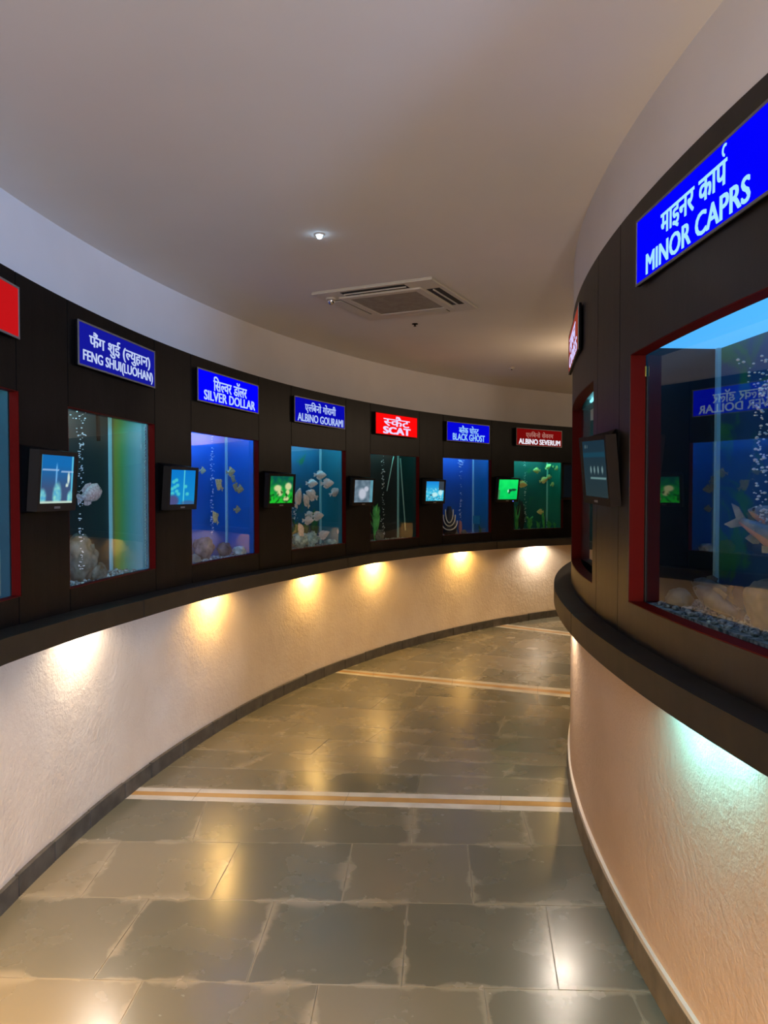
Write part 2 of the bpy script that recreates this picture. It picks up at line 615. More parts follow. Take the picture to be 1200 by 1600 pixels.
def rough_arc(c, th0, th1, r0, r1, z0, z1, amp, face_out):
    """plaster ring sector whose corridor face waves a little"""
    bm = bmesh.new()
    arc(bm, c, th0, th1, r0, r1, z0, z1, .75)
    es = [e for e in bm.edges if abs(e.verts[0].co.z - e.verts[1].co.z) > .3]
    bmesh.ops.subdivide_edges(bm, edges=es, cuts=9, use_grid_fill=True)
    rr = r0 if not face_out else r1
    for v in bm.verts:
        d = Vector((v.co.x - c[0], v.co.y - c[1], 0))
        if abs(d.length - rr) < .02:
            v.co += d.normalized() * amp * noise.noise(v.co * 2.2)
    return bm


structure('wall_left', rough_arc(OC, A0, A1, RF, RF + .12, 0, lambda t: ledge_z(t) + .06, .008, False), M['plaster'], smooth=True)
structure('wall_right', rough_arc(IC, A0 + 8, A1, IR - .12, IR, 0, .98, .005, True), M['plaster_inner'], smooth=True)
bm = bmesh.new(); arc(bm, OC, A0, A1, RU, RU + .1, O_TOP - .03, CEIL)
structure('wall_left_upper', bm, M['white_wall'], smooth=False)
bm = bmesh.new(); arc(bm, IC, A0 + 8, A1, IR - .10, IR - .004, I_TOP - .02, CEIL)
structure('wall_right_upper', bm, M['white_wall'])

# skirtings: short slabs with open joints
bm = bmesh.new()
t = A0
while t < A1:
    dt = random.choice((2.1, 2.3, 1.9, 2.5))
    arc(bm, OC, t, t + dt - .05, RF - .016 - random.uniform(0, .003), RF + .01, 0, .078 + random.uniform(-.003, .003), 1.1)
    t += dt
structure('baseboard_left', bm, M['slate_dark'])
bm = bmesh.new(); arc(bm, OC, A0, A1, RF - .010, RF + .01, 0, .070)
structure('trim_1', bm, M['cream_edge'])
bm = bmesh.new()
t = A0 + 8
while t < A1:
    arc(bm, IC, t, t + 3.0 - .03, IR - .01, IR + .014, 0, .098, 1.0)
    t += 3.0
structure('baseboard_right', bm, M['skirt_inner'])
bm = bmesh.new(); arc(bm, IC, A0 + 8, A1, IR - .01, IR + .012, .098, .114)
structure('trim_2', bm, M['cream_edge'])

# black cladding with window openings; panels part at fine seams
O_WIN = [  # far angle, near angle, sill height, head height
    (178.20, 184.0, 1.128, 1.85), (169.89, 175.61, 1.105, 1.838), (160.95, 167.02, 1.083, 1.838), (151.87, 157.70, 1.067, 1.832),
    (143.40, 149.11, 1.055, 1.828), (134.67, 140.56, 1.053, 1.836), (125.83, 131.89, 1.062, 1.838)]
I_WIN = [(178.96, 186.5, 1.131, 1.949), (166.0, 174.75, 1.125, 1.945)]
SEAM = .022


def cladding(c, a0, a1, r0, r1, ztop, zbot, wins, seams):
    bm = bmesh.new()
    cuts = sorted({a0, a1, *[w_[0] for w_ in wins], *[w_[1] for w_ in wins], *seams})
    for p, q in zip(cuts, cuts[1:]):
        g0 = SEAM if p in seams else 0
        g1 = SEAM if q in seams else 0
        win = next((w_ for w_ in wins if w_[0] - 1e-6 <= p and q <= w_[1] + 1e-6), None)
        if win is None:
            arc(bm, c, p + g0, q - g1, r0, r1, zbot, ztop)
        else:
            arc(bm, c, p + g0, q - g1, r0, r1, zbot, win[2])
            arc(bm, c, p + g0, q - g1, r0, r1, win[3], ztop)
    return bm


O_SEAMS = [178.32, 175.61, 169.89, 167.02, 160.95, 157.70, 151.87, 149.11, 143.40, 140.56, 134.67]
structure('wall_left_cladding', cladding(OC, A0, A1, RB, RB + .03, O_TOP, lambda t: ledge_z(t) + .07, O_WIN, O_SEAMS), M['black'])
structure('wall_right_cladding', cladding(IC, A0 + 8, A1, IR - .03, IR, I_TOP, 1.0, I_WIN, [175.38, 178.0]), M['black_inner'])
# cap over the cladding, up to the white wall behind it
bm = bmesh.new(); arc(bm, OC, A0, A1, RB + .004, RU + .02, O_TOP - .022, O_TOP - .002)
structure('trim_3', bm, M['black'])

# ledges: a top board and a fascia that hides the downlights; lengths meet at open joints
def ledge(c, joints, top, fas, drop):
    bm = bmesh.new()
    for p, q in zip(joints, joints[1:]):
        arc(bm, c, p + .035, q - .035, top[0], top[1], lambda t: drop(t) + top[2], lambda t: drop(t) + top[3])
        arc(bm, c, p + .035, q - .035, fas[0], fas[1], drop, lambda t: drop(t) + top[2])
    return bm


structure('trim_4', ledge(OC, [A0, 75, 95, 115, 135, 153, 172.47, 191, 210, A1], (RLO, RF + .01, .062, .080), (RLO, RLO + .016), ledge_z), M['ledge'])
structure('trim_5', ledge(IC, [A0 + 8, 80, 100, 122, 145, 175.1, 205, A1], (IR - .02, IRL, .066, .086), (IRL - .016, IRL), lambda t: .926), M['ledge'])


# ================================================================ TANKS
class Frame:
    """tank frame: origin at the lower left corner of the front glass, x along the glass, y into the tank"""
    def __init__(s, a, b, zb):
        s.o = Vector((a.x, a.y, zb))
        d = b - a
        s.w = d.length
        s.ux = Vector((d.x, d.y, 0)).normalized()
        s.uy = Vector((-s.ux.y, s.ux.x, 0))
        s.rz = math.atan2(s.ux.y, s.ux.x)

    def pt(s, x, y, z):
        return s.o + s.ux * x + s.uy * y + Vector((0, 0, z))

    def at(s, px, py, depth):
        d = ray(px, py)
        c = Vector((0, 0, EYE))
        k = ((s.o - c).dot(s.uy) + depth) / d.dot(s.uy)
        return c + d * k

    def loc(s, px, py, depth):
        p = s.at(px, py, depth) - s.o
        return p.dot(s.ux), p.dot(s.uy), p.z

    def mpp(s, px, py, depth):
        """metres per photo pixel there"""
        p = s.at(px, py, depth)
        return (p - Vector((0, 0, EYE))).dot(Vector((0, 1, 0))) / F_PX


def backdrop(name, c_lo, c_hi, c_spot=None, amount=0.0, scale=6, rough=.6):
    m = mat(name, c_lo, rough)
    b = m.node_tree.nodes['Principled BSDF']
    mottle(m, c_lo, c_hi, 2.2, 4, .3, .7)
    if c_spot:
        src = b.inputs['Base Color'].links[0].from_socket
        tc = nd(m, 'ShaderNodeTexCoord')
        n = nd(m, 'ShaderNodeTexNoise'); n.inputs['Scale'].default_value = scale; n.inputs['Detail'].default_value = 7
        n.inputs['Distortion'].default_value = 1.2
        lk(m, tc.outputs['Object'], n.inputs['Vector'])
        mr = nd(m, 'ShaderNodeMapRange', interpolation_type='SMOOTHSTEP')
        mr.inputs[1].default_value = .62 - amount * .3; mr.inputs[2].default_value = .78 - amount * .3
        lk(m, n.outputs['Fac'], mr.inputs[0])
        mx = nd(m, 'ShaderNodeMix', data_type='RGBA')
        lk(m, mr.outputs[0], mx.inputs[0]); lk(m, src, mx.inputs[6]); mx.inputs[7].default_value = (*c_spot, 1)
        lk(m, mx.outputs[2], b.inputs['Base Color'])
    return m


def make_tank(fr, h, depth, label, back, side, water, lamp_col, lamp_w, water_top=.95, lid=None, glass='glass', lid_z=.052):
    t = empty('aquarium', fr.o, fr.rz)
    tag(t, label, 'aquarium', 'aquariums set in the black cladding')
    W = fr.w
    T = .008
    build('front_glass', bbox(0, W, 0, T, -.02, h + .03, 0), M[glass], t)
    build('back_panel', bbox(-.01, W + .01, depth, depth + .01, -.02, h + .05, 0), back, t)
    build('side_panel', bbox(-.02, -.004, T + .001, depth - .001, -.02, h + .05, 0), side, t)
    build('side_panel', bbox(W + .004, W + .02, T + .001, depth - .001, -.02, h + .05, 0), side, t)
    build('tank_base', bbox(-.02, W + .02, T + .001, depth - .001, -.04, -.021, 0), M['black_seal'], t)
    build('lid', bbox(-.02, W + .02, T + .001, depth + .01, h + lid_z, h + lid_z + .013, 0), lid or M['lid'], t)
    for x in (0, W):
        s = 1 if x == 0 else -1
        bm = bmesh.new()
        a0, a1 = (x, x + s * .016) if s > 0 else (x - .016, x)
        box(bm, a0, a1, depth - .014, depth - .001, -.018, h + .04)
        build('corner_seal', bm, M['silicone'], t)
    bm = bmesh.new()
    if water:
        build('water', bbox(.001, W - .001, T + .002, depth - .002, -.018, h * water_top, 0), water, t)
    # tube lamp under the front edge of the lid
    tb = bmesh.new()
    if lid is None:
        tube(tb, [(.05, .045, h + .038), (W - .05, .045, h + .038)], .008, 10)
        build('lamp_tube', tb, emit('tank_tube_light', lamp_col, lamp_w * TANK_LAMP), t, True)
    return t


def reveal(n, c, r_face, recess, win, inward):
    """red painted lining of a window opening"""
    a, b, z0, z1 = win
    ra, rb = (r_face + .0015, r_face + recess) if not inward else (r_face - recess, r_face - .0015)
    t_ = .02
    o = empty('window_%d' % n, pol(c, r_face, (a + b) / 2) + Vector((0, 0, z0)))
    o['kind'] = 'structure'
    inv = o.location.copy()
    for nm, args in (('jamb', (a, a + t_, z0, z1)), ('jamb', (b - t_, b, z0, z1)), ('head', (a, b, z1 - .003, z1)), ('sill', (a, b, z0, z0 + .003))):
        bm = bmesh.new()
        arc(bm, c, args[0], args[1], ra, rb, args[2], args[3])
        bmesh.ops.translate(bm, verts=bm.verts, vec=-inv)
        build(nm, bm, M['red'], o)
    return o


def outer_frame(i, recess=.036):
    a, b, z0, z1 = O_WIN[i]
    return Frame(pol(OC, RB + recess, b + .02), pol(OC, RB + recess, a - .02), z0)


BLUE = (.10, .45, 1.0)
CYAN = (.25, .85, 1.0)
TEAL = (.18, .85, .85)
GREEN = (.10, .85, .72)
W_ = lambda c, d: water_mat('tank_water', c, d)
TANKS = []


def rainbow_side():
    """side panel: its colour runs from the back edge to the glass"""
    m = mat('graded_side', (.2, .4, .4), .35)
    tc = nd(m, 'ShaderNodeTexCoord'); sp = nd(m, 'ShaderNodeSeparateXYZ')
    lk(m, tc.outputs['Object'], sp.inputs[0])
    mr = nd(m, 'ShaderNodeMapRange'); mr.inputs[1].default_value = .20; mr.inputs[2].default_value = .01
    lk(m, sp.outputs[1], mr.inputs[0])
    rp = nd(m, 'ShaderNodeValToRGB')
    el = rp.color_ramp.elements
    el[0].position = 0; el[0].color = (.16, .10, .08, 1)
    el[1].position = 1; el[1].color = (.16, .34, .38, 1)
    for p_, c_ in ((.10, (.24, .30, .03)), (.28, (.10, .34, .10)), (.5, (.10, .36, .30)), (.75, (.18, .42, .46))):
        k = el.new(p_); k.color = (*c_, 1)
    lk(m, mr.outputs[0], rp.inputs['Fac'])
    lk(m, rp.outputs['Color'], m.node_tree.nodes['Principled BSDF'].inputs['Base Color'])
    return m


spec = [
    ('wide teal aquarium cut by the frame edge under the unlettered red sign', ((.02, .10, .12), (.04, .22, .22), (.05, .25, .12), .25), (.02, .10, .13), ((.25, .85, .85), 1.2), CYAN, 9),
    ('dark aquarium with one humped fish under the FENG SHUI sign', ((.004, .010, .014), (.008, .018, .022), None, 0), (.22, .44, .36), ((.4, .85, .9), 1.0), CYAN, 11),
    ('vivid blue aquarium of small disc fish under the SILVER DOLLAR sign', ((.002, .11, .46), (.003, .15, .58), None, 0), (.012, .14, .50), ((.3, .7, 1), .9), BLUE, 26),
    ('teal aquarium crowded with white fish under the ALBINO GOURAMI sign', ((.010, .12, .22), (.015, .18, .30), (.015, .20, .06), .12), (.02, .20, .26), ((.3, .8, .95), 1.2), (.20, .70, 1.0), 19),
    ('almost black aquarium with leaning rods under the SCAT sign', ((.003, .008, .012), (.005, .012, .016), None, 0), (.008, .05, .05), ((.4, .8, .8), 1.0), TEAL, 6),
    ('blue aquarium with a striped black ornament under the BLACK GHOST sign', ((.003, .08, .34), (.005, .11, .42), None, 0), (.010, .16, .34), ((.3, .7, 1), .9), BLUE, 22),
    ('green lit planted aquarium under the dark red ALBINO SEVERUM sign', ((.012, .12, .13), (.02, .18, .17), (.02, .20, .10), .12), (.02, .22, .18), ((.3, .9, .8), 1.0), GREEN, 16),
]
for i, (lab, bk, sd, wt, lc, lw) in enumerate(spec):
    fr = outer_frame(i)
    h = O_WIN[i][3] - O_WIN[i][2]
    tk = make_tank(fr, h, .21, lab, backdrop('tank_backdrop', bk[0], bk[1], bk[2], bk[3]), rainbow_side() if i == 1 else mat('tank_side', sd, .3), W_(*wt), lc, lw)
    reveal(i + 1, OC, RB, .034, O_WIN[i], False)
    TANKS.append((fr, h, tk))

# inner tanks
a_dir = Vector((.08, -.997, 0)).normalized()
gp = Vector((.863, 2.566, 0))
frA = Frame(gp, gp + a_dir * 1.02, 1.135)
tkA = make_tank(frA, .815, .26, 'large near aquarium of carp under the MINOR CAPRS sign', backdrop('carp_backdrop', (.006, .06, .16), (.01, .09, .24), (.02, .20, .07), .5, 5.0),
                mat('carp_tank_side', (.004, .010, .016), .3), W_((.3, .75, 1), .8), (.16, .60, 1.0), 12, glass='near_glass', lid=emit('glowing_lid', srgb(75, 170, 240), 1.5), lid_z=.026)  # lid given its own cyan glow in place of lamplight falling on it
reveal(8, IC, IR, .05, I_WIN[0], True)
frB = Frame(pol(IC, IR - .05, 166.1), pol(IC, IR - .05, 174.65), 1.129)
tkB = make_tank(frB, .815, .24, 'pale cyan aquarium seen edge-on behind the dark monitor on the convex wall', backdrop('pale_backdrop', (.10, .35, .38), (.15, .45, .45)),
                mat('pale_tank_side', (.2, .5, .52), .3), W_((.3, .85, .9), .8), CYAN, 8)
reveal(9, IC, IR, .05, I_WIN[1], True)
# dark seal strip and yellow sticker on the carp tank's far end
build('edge_strip', bbox(.0, .035, -.004, -.0005, 0, .74, 0), M['black_seal'], tkA)
glA = next(c for c in kids(tkA) if c.name.startswith('front_glass'))
build('sticker', bbox(.008, .03, -.006, -.0045, .742, .775, 0), mat('yellow_sticker', (.6, .55, .1), .5), glA)


# ================================================================ SIGNS
def glyph_mesh(text, bold):
    """flat letters; weight is added by overlaying slightly shifted copies"""
    c = bpy.data.curves.new('lettering_source', 'FONT')
    c.body = text
    c.resolution_u = 3
    o = bpy.data.objects.new('lettering_source', c)
    col.objects.link(o)
    bpy.context.view_layer.update()
    me = bpy.data.meshes.new_from_object(o.evaluated_get(bpy.context.evaluated_depsgraph_get()))
    bpy.data.objects.remove(o)
    bpy.data.curves.remove(c)
    bm = bmesh.new()
    for dx, dy in ((-1, -.5), (-1, .5), (1, -.5), (1, .5), (0, 0)):
        me2 = me.copy()
        me2.transform(Matrix.Translation((dx * bold, dy * bold, 0)))
        bm.from_mesh(me2)
        bpy.data.meshes.remove(me2)
    bm.to_mesh(me)
    bm.free()
    return me


def compose(tokens, bold):
    """tokens: strings in visual order; ('h', letter) half letter; ('reph',) hook over the last letter; ' ' gap"""
    bm = bmesh.new()
    x = 0.0
    for tk_ in tokens:
        if tk_ == ' ':
            x += .30
            continue
        if tk_ == ('reph',):
            n = 9
            ctr = Vector((x - .10, .86))
            r = .13
            prev = None
            for k in range(n + 1):
                a = R_(60 + 200 * k / n)
                p = [ctr + Vector((math.cos(a), math.sin(a))) * rr for rr in (r - .035, r + .035)]
                vs = [bm.verts.new((q.x, q.y, 0)) for q in p]
                if prev:
                    bm.faces.new((prev[0], prev[1], vs[1], vs[0]))
                prev = vs
            continue
        half = isinstance(tk_, tuple)
        me = glyph_mesh(tk_[1] if half else tk_, bold)
        g = bmesh.new()
        g.from_mesh(me)
        bpy.data.meshes.remove(me)
        xs = [v.co.x for v in g.verts]
        lo, hi = min(xs), max(xs)
        if half:
            cut = lo + (hi - lo) * .66
            bmesh.ops.bisect_plane(g, geom=g.verts[:] + g.edges[:] + g.faces[:], plane_co=(cut, 0, 0), plane_no=(1, 0, 0), clear_outer=True)
            hi = cut
        bmesh.ops.translate(g, verts=g.verts, vec=(x - lo, 0, 0))
        tmp = bpy.data.meshes.new('tmp')
        g.to_mesh(tmp)
        g.free()
        bm.from_mesh(tmp)
        bpy.data.meshes.remove(tmp)
        x += hi - lo - (.015 if not (isinstance(tk_, str) and tk_[0].isascii()) else 0)
    return bm


def lettering(name, tokens, bold, x0, x1, z0, z1, y, m, parent):
    bm = compose(tokens, bold)
    xs = [v.co.x for v in bm.verts]; ys = [v.co.y for v in bm.verts]
    sx, sz = (x1 - x0) / (max(xs) - min(xs)), (z1 - z0) / (max(ys) - min(ys))
    mx_, my_ = min(xs), min(ys)
    for v in bm.verts:
        v.co = Vector((x0 + (v.co.x - mx_) * sx, y, z0 + (v.co.y - my_) * sz))
    r = bmesh.ops.extrude_face_region(bm, geom=bm.faces[:])
    bmesh.ops.translate(bm, verts=[g for g in r['geom'] if isinstance(g, bmesh.types.BMVert)], vec=(0, -.0015, 0))
    return build(name, bm, m, parent)


def make_sign(c, r, a_l, a_r, z0, z1, inward, label, face_col, face_s, text_col, hindi=None, english=None, hb=(.2, .8, .10, .56), eb=(.1, .9, .62, .93), hcol=None, bold=.02, frame_m='alu'):
    """a_l, a_r: angles of its left and right edge as one faces it"""
    off = -.004 if not inward else .004
    p, q = pol(c, r + off, a_l), pol(c, r + off, a_r)
    fr = Frame(p, q, z0)
    s = empty('species_sign', fr.pt(fr.w / 2, 0, 0), fr.rz)
    tag(s, label, 'sign', 'lit species signs on the black cladding')
    W, H, D = fr.w, z1 - z0, .014
    build('sign_box', bbox(-W / 2, W / 2, -D, -.002, 0, H, .002, 1), M['black_plastic'], s)
    bm = bmesh.new()
    b_ = .007
    for (x0, x1, a0, a1) in ((-W / 2, W / 2, 0, b_), (-W / 2, W / 2, H - b_, H), (-W / 2, -W / 2 + b_, b_, H - b_), (W / 2 - b_, W / 2, b_, H - b_)):
        box(bm, x0, x1, -D - .004, -D - .0005, a0, a1)
    build('sign_frame', bm, M[frame_m], s)
    build('lit_panel', bbox(-W / 2 + b_, W / 2 - b_, -D - .002, -D - .0005, b_, H - b_, 0), emit('sign_face', face_col, face_s), s)
    tm = emit('sign_letters', text_col, 1.0)
    if hindi:
        lettering('hindi_lettering', hindi, .018, -W / 2 + hb[0] * W, -W / 2 + hb[1] * W, H * (1 - hb[3]), H * (1 - hb[2]), -D - .003, emit('sign_hindi', hcol, 1.0) if hcol else tm, s)
    if english:
        lettering('english_lettering', [english], bold, -W / 2 + eb[0] * W, -W / 2 + eb[1] * W, H * (1 - eb[3]), H * (1 - eb[2]), -D - .003, tm, s)
    return s


LT = srgb(185, 210, 255)
make_sign(OC, RB, 184.0, 178.42, 2.024, 2.203, False, 'dim red lit sign cut off by the frame edge, no lettering in view', srgb(190, 18, 22), 1, LT)
make_sign(OC, RB, 175.27, 170.14, 2.012, 2.196, False, 'dull blue lit sign reading FENG SHUI (LUOHAN)', srgb(18, 22, 150), 1, srgb(190, 205, 245),
          ['फैंग', ' ', 'शुई', ' ', '(', ('h', 'ल'), 'युहान', ')'], 'FENG SHUI(LUOHAN)', (.12, .92, .16, .60), (.05, .96, .62, .93))
make_sign(OC, RB, 166.74, 161.23, 2.007, 2.195, False, 'bright blue lit sign reading SILVER DOLLAR', srgb(0, 0, 255), 1, LT,
          ['िस', ('h', 'ल'), 'वर', ' ', 'डॉलर'], 'SILVER DOLLAR', (.23, .78, .13, .58), (.09, .93, .61, .91))
make_sign(OC, RB, 157.62, 152.22, 2.001, 2.190, False, 'deep blue lit sign reading ALBINO GOURAMI', srgb(6, 8, 175), 1, srgb(175, 195, 245),
          ['ए', ('h', 'ल'), 'िब', 'नो', ' ', 'गोरामी'], 'ALBINO GOURAMI', (.19, .80, .13, .58), (.055, .96, .62, .93))
make_sign(OC, RB, 148.75, 143.83, 1.997, 2.192, False, 'bright red lit sign reading SCAT', srgb(255, 8, 10), 1, srgb(235, 215, 255),
          [('h', 'स'), 'कैट'], 'SCAT', (.18, .80, .10, .57), (.17, .82, .60, .93), bold=.05, frame_m='red')
make_sign(OC, RB, 140.30, 135.10, 2.003, 2.199, False, 'blue lit sign reading BLACK GHOST', srgb(2, 4, 215), 1, srgb(150, 205, 255),
          [('h', 'ब'), 'लैक', ' ', 'घो', ('h', 'स'), 'ट'], 'BLACK GHOST', (.27, .73, .15, .56), (.13, .88, .58, .93))
make_sign(OC, RB, 131.80, 126.20, 2.010, 2.205, False, 'dark red lit sign reading ALBINO SEVERUM', srgb(112, 8, 8), 1, srgb(240, 235, 245),
          ['ए', ('h', 'ल'), 'िब', 'नो', ' ', 'सेवरम'], 'ALBINO SEVERUM', (.20, .80, .16, .56), (.05, .96, .60, .91), hcol=srgb(165, 110, 100), bold=.032)
make_sign(IC, IR, 179.83, 185.67, 2.139, 2.343, True, 'large bright blue lit sign reading MINOR CAPRS', srgb(0, 0, 255), 1, srgb(165, 230, 255),
          ['माइनर', ' ', 'काप', ('reph',)], 'MINOR CAPRS', (.25, .75, .06, .58), (.11, .89, .63, .93))
make_sign(IC, IR, 166.6, 172.45, 2.125, 2.330, True, 'brownish red lit sign seen edge-on at the bend of the convex wall', srgb(150, 60, 45), 1, srgb(215, 205, 255),
          ['ला', 'यन'], 'ORIES', (.15, .75, .2, .56), (.12, .90, .62, .93))


# ================================================================ MONITORS
def screen_mesh(W, H, paint, nx=44, ny=36):
    bm = bmesh.new()
    cl = bm.loops.layers.float_color.new('pic')
    vs = [[bm.verts.new((W * (i / nx - .5), -.001, H * (j / ny - .5))) for i in range(nx + 1)] for j in range(ny + 1)]
    cs = [[(*srgb(*[max(0, min(255, v)) for v in paint(i / nx, 1 - j / ny)]), 1) for i in range(nx + 1)] for j in range(ny + 1)]
    for j in range(ny):
        for i in range(nx):
            f = bm.faces.new((vs[j][i], vs[j][i + 1], vs[j + 1][i + 1], vs[j + 1][i]))
            for l, (a, b) in zip(f.loops, ((j, i), (j, i + 1), (j + 1, i + 1), (j + 1, i))):
                l[cl] = cs[a][b]
    return bm


def mixc(a, b, t):
    t = max(0, min(1, t))
    return tuple(x + (y - x) * t for x, y in zip(a, b))


def blob(u, v, cx, cy, rx, ry, soft=.25):
    d = math.hypot((u - cx) / rx, (v - cy) / ry)
    return max(0, min(1, (1 + soft - d) / (2 * soft)))


def nz(u, v, s, k=0):
    return noise.noise(Vector((u * s, v * s, k)))


def pic_rocks(u, v):           # v from the top
    c = mixc((20, 105, 175), (62, 82, 120), (v - .2) / .5)
    for (cx, wd) in ((.03, .028), (.965, .022)):
        if abs(u - cx) < wd: c = (90, 190, 220)
    if abs(v - .29 - .05 * u) < .012: c = mixc(c, (175, 205, 240), .8)
    c = mixc(c, (130, 200, 255), .7 * blob(u, v, .49, .40, .028, .22))
    rk = max(blob(u, v, .53, .86, .125, .28), blob(u, v, .10, .88, .11, .17), blob(u, v, .93, .9, .09, .15))
    c = mixc(c, (110 + 60 * nz(u, v, 14), 190 + 50 * nz(u, v, 14), 205), rk)
    c = mixc(c, (205, 225, 215), max(blob(u, v, .86, .47, .035, .13), blob(u, v, .82, .62, .04, .04)))
    if v > .96: c = (190, 215, 200)
    return c


def pic_discs(u, v):
    c = mixc((10, 120, 205), (20, 140, 200), v)
    for (x, y) in ((.15, .35), (.25, .30), (.1, .55), (.2, .5), (.3, .45), (.12, .68), (.28, .62), (.62, .48), (.35, .7), (.7, .7)):
        c = mixc(c, (70, 195, 205), blob(u, v, x, y, .07, .05))
    if abs(u - .55) < .025: c = (80, 200, 220)
    c = mixc(c, (75, 80, 130), max(blob(u, v, .15, .9, .22, .17), .6 * blob(u, v, .75, .97, .3, .08)))
    return c


def pic_green(u, v):
    c = mixc((10, 80, 70), (30, 190, 45), v * 1.1 + .4 * nz(u, v, 6))
    g = max(blob(u, v, .35, .45, .16, .12), blob(u, v, .45, .62, .12, .12), blob(u, v, .8, .38, .14, .14), blob(u, v, .72, .85, .12, .1), blob(u, v, .78, .6, .08, .1))
    c = mixc(c, (205, 210, 150), g)
    c = mixc(c, (10, 60, 20), .8 * max(0, nz(u, v, 9, 3)) * 2 * (v > .55))
    return c


def pic_grey(u, v):
    c = mixc((75, 95, 110), (120, 140, 155), .5 + .8 * nz(u, v, 5))
    c = mixc(c, (185, 190, 205), max(blob(u, v, .45, .62, .2, .25), blob(u, v, .65, .4, .12, .12)))
    if u > .86: c = mixc(c, (90, 170, 185), .6)
    return c


def pic_cyan(u, v):
    c = mixc((25, 135, 220), (60, 190, 225), v * 1.6)
    if v > .35: c = mixc(c, (170, 230, 240), max(0, nz(u, v, 10)) * 1.6)
    if u > .72 and v < .45: c = (55, 65, 75)
    c = mixc(c, (190, 235, 240), max(blob(u, v, .82, .58, .12, .14), blob(u, v, .5, .68, .16, .12)))
    c = mixc(c, (20, 50, 90), blob(u, v, .3, .7, .08, .03) + max(0, nz(u, v, 14, 2)) * (v > .75))
    return c


def pic_vivid(u, v):
    c = mixc((20, 235, 105), (5, 200, 90), v + .5 * nz(u, v, 4))
    c = mixc(c, (20, 70, 50), max(blob(u, v, .62, .55, .10, .07), blob(u, v, .8, .52, .14, .06), blob(u, v, .58, .66, .05, .06)))
    c = mixc(c, (180, 250, 210), blob(u, v, .52, .58, .03, .08))
    if u < .1 and v > .5: c = mixc(c, (70, 110, 80), .8)
    return c


def pic_menu(u, v):
    c = mixc((26, 48, 62), (38, 52, 56), v)
    if .2 < v < .28: c = mixc(c, (24, 66, 84), .8)
    for x in (.3, .45, .6, .77):
        c = mixc(c, (130, 160, 160), .8 * blob(u, v, x, .52, .028, .065))
    if abs(v - .66) < .014 and .25 < u < .9: c = (105, 140, 140)
    c = mixc(c, (110, 130, 130), .6 * max(blob(u, v, .12, .1, .03, .03), blob(u, v, .2, .1, .02, .02)))
    return c


def pic_dim(u, v):
    return (10, 14, 18)


def make_monitor(c, pos, yaw, tilt, W, H, label, pic, r_wall, half_deg, inward, roll=0.0, strength=1.0, led=False):
    """yaw: compass of the face (0 = faces -Y); a black housing fills the space back to the cladding"""
    t = empty('wall_monitor', pos)
    tag(t, label, 'monitor', 'small monitors beside the aquariums')
    nrm = Vector((math.sin(yaw), -math.cos(yaw), 0))
    rgt = Vector((math.cos(yaw), math.sin(yaw), 0))
    up = Vector((0, 0, 1)) * math.cos(tilt) + nrm * math.sin(tilt)
    fwd = rgt.cross(up) * 1.0                      # out of the screen (towards the viewer)
    r2 = rgt * math.cos(roll) + up * math.sin(roll)
    u2 = up * math.cos(roll) - rgt * math.sin(roll)
    rot = Matrix((r2, -fwd, u2)).transposed()      # columns: x right, y into the wall, z up
    t.rotation_euler = rot.to_euler()
    sc_o = build('screen', screen_mesh(W, H, pic), emit_attr('screen_picture', strength), t, recalc=False)
    b, d = .016, .03
    bm = bmesh.new()
    lowb = .028
    for (x0, x1, z0, z1) in ((-W / 2 - b, W / 2 + b, H / 2, H / 2 + b), (-W / 2 - b, W / 2 + b, -H / 2 - lowb, -H / 2), (-W / 2 - b, -W / 2, -H / 2, H / 2), (W / 2, W / 2 + b, -H / 2, H / 2)):
        box(bm, x0, x1, -.008, d, z0, z1)
    bez = build('bezel', bm, M['bezel'], t)
    # housing: from the back of the bezel to the wall
    inv = rot.inverted()
    ang = math.degrees(math.atan2(pos[1] - c[1], pos[0] - c[0])) % 360
    front = [(-W / 2 - b, d * .4, -H / 2 - lowb), (W / 2 + b, d * .4, -H / 2 - lowb), (W / 2 + b, d * .4, H / 2 + b), (-W / 2 - b, d * .4, H / 2 + b)]
    wl = [ang + half_deg, ang - half_deg] if not inward else [ang - half_deg, ang + half_deg]
    back = []
    off = .002 if not inward else -.002
    for (a, z) in ((wl[0], pos[2] - H / 2 - lowb - .005), (wl[1], pos[2] - H / 2 - lowb - .005), (wl[1], pos[2] + H / 2 + b + .02), (wl[0], pos[2] + H / 2 + b + .02)):
        p = pol(c, r_wall - off, a); p.z = z
        back.append(inv @ (p - Vector(pos)))
    bm = bmesh.new()
    hexa(bm, front + back)
    build('housing', bm, M['black_plastic'], t)
    bm = bmesh.new(); box(bm, -.018, .018, -.0095, -.0082, -H / 2 - .019, -H / 2 - .011)
    build('badge', bm, M['alu'], bez)
    if led:
        bm = bmesh.new(); box(bm, W * .28, W * .28 + .008, -.012, -.0082, -H / 2 - .024, -H / 2 - .016)
        build('power_light', bm, emit('blue_led', (.1, .15, 1), 3), bez)
    return t


def outer_monitor(px, py, hpx, turn, label, pic, tilt=4, aspect=1.25, r=8.125, led=False, strength=1.0):
    d = ray(px, py)
    # ray against the cylinder of radius r about the outer centre
    a = d.x ** 2 + d.y ** 2; b = -2 * (d.x * OX + d.y * OY); cc = OX ** 2 + OY ** 2 - r * r
    k = (-b + math.sqrt(b * b - 4 * a * cc)) / 2 / a
    p = Vector((0, 0, EYE)) + d * k
    H = hpx * k / F_PX
    th = math.atan2(p.y - OY, p.x - OX)
    inward_yaw = math.atan2(-math.cos(th), math.sin(th))      # nrm = (sin yaw, -cos yaw) = (-cos th, -sin th)
    return make_monitor(OC, p, inward_yaw - R_(turn), R_(tilt), H * aspect, H, label, pic, RB, .5, False, led=led, strength=strength)


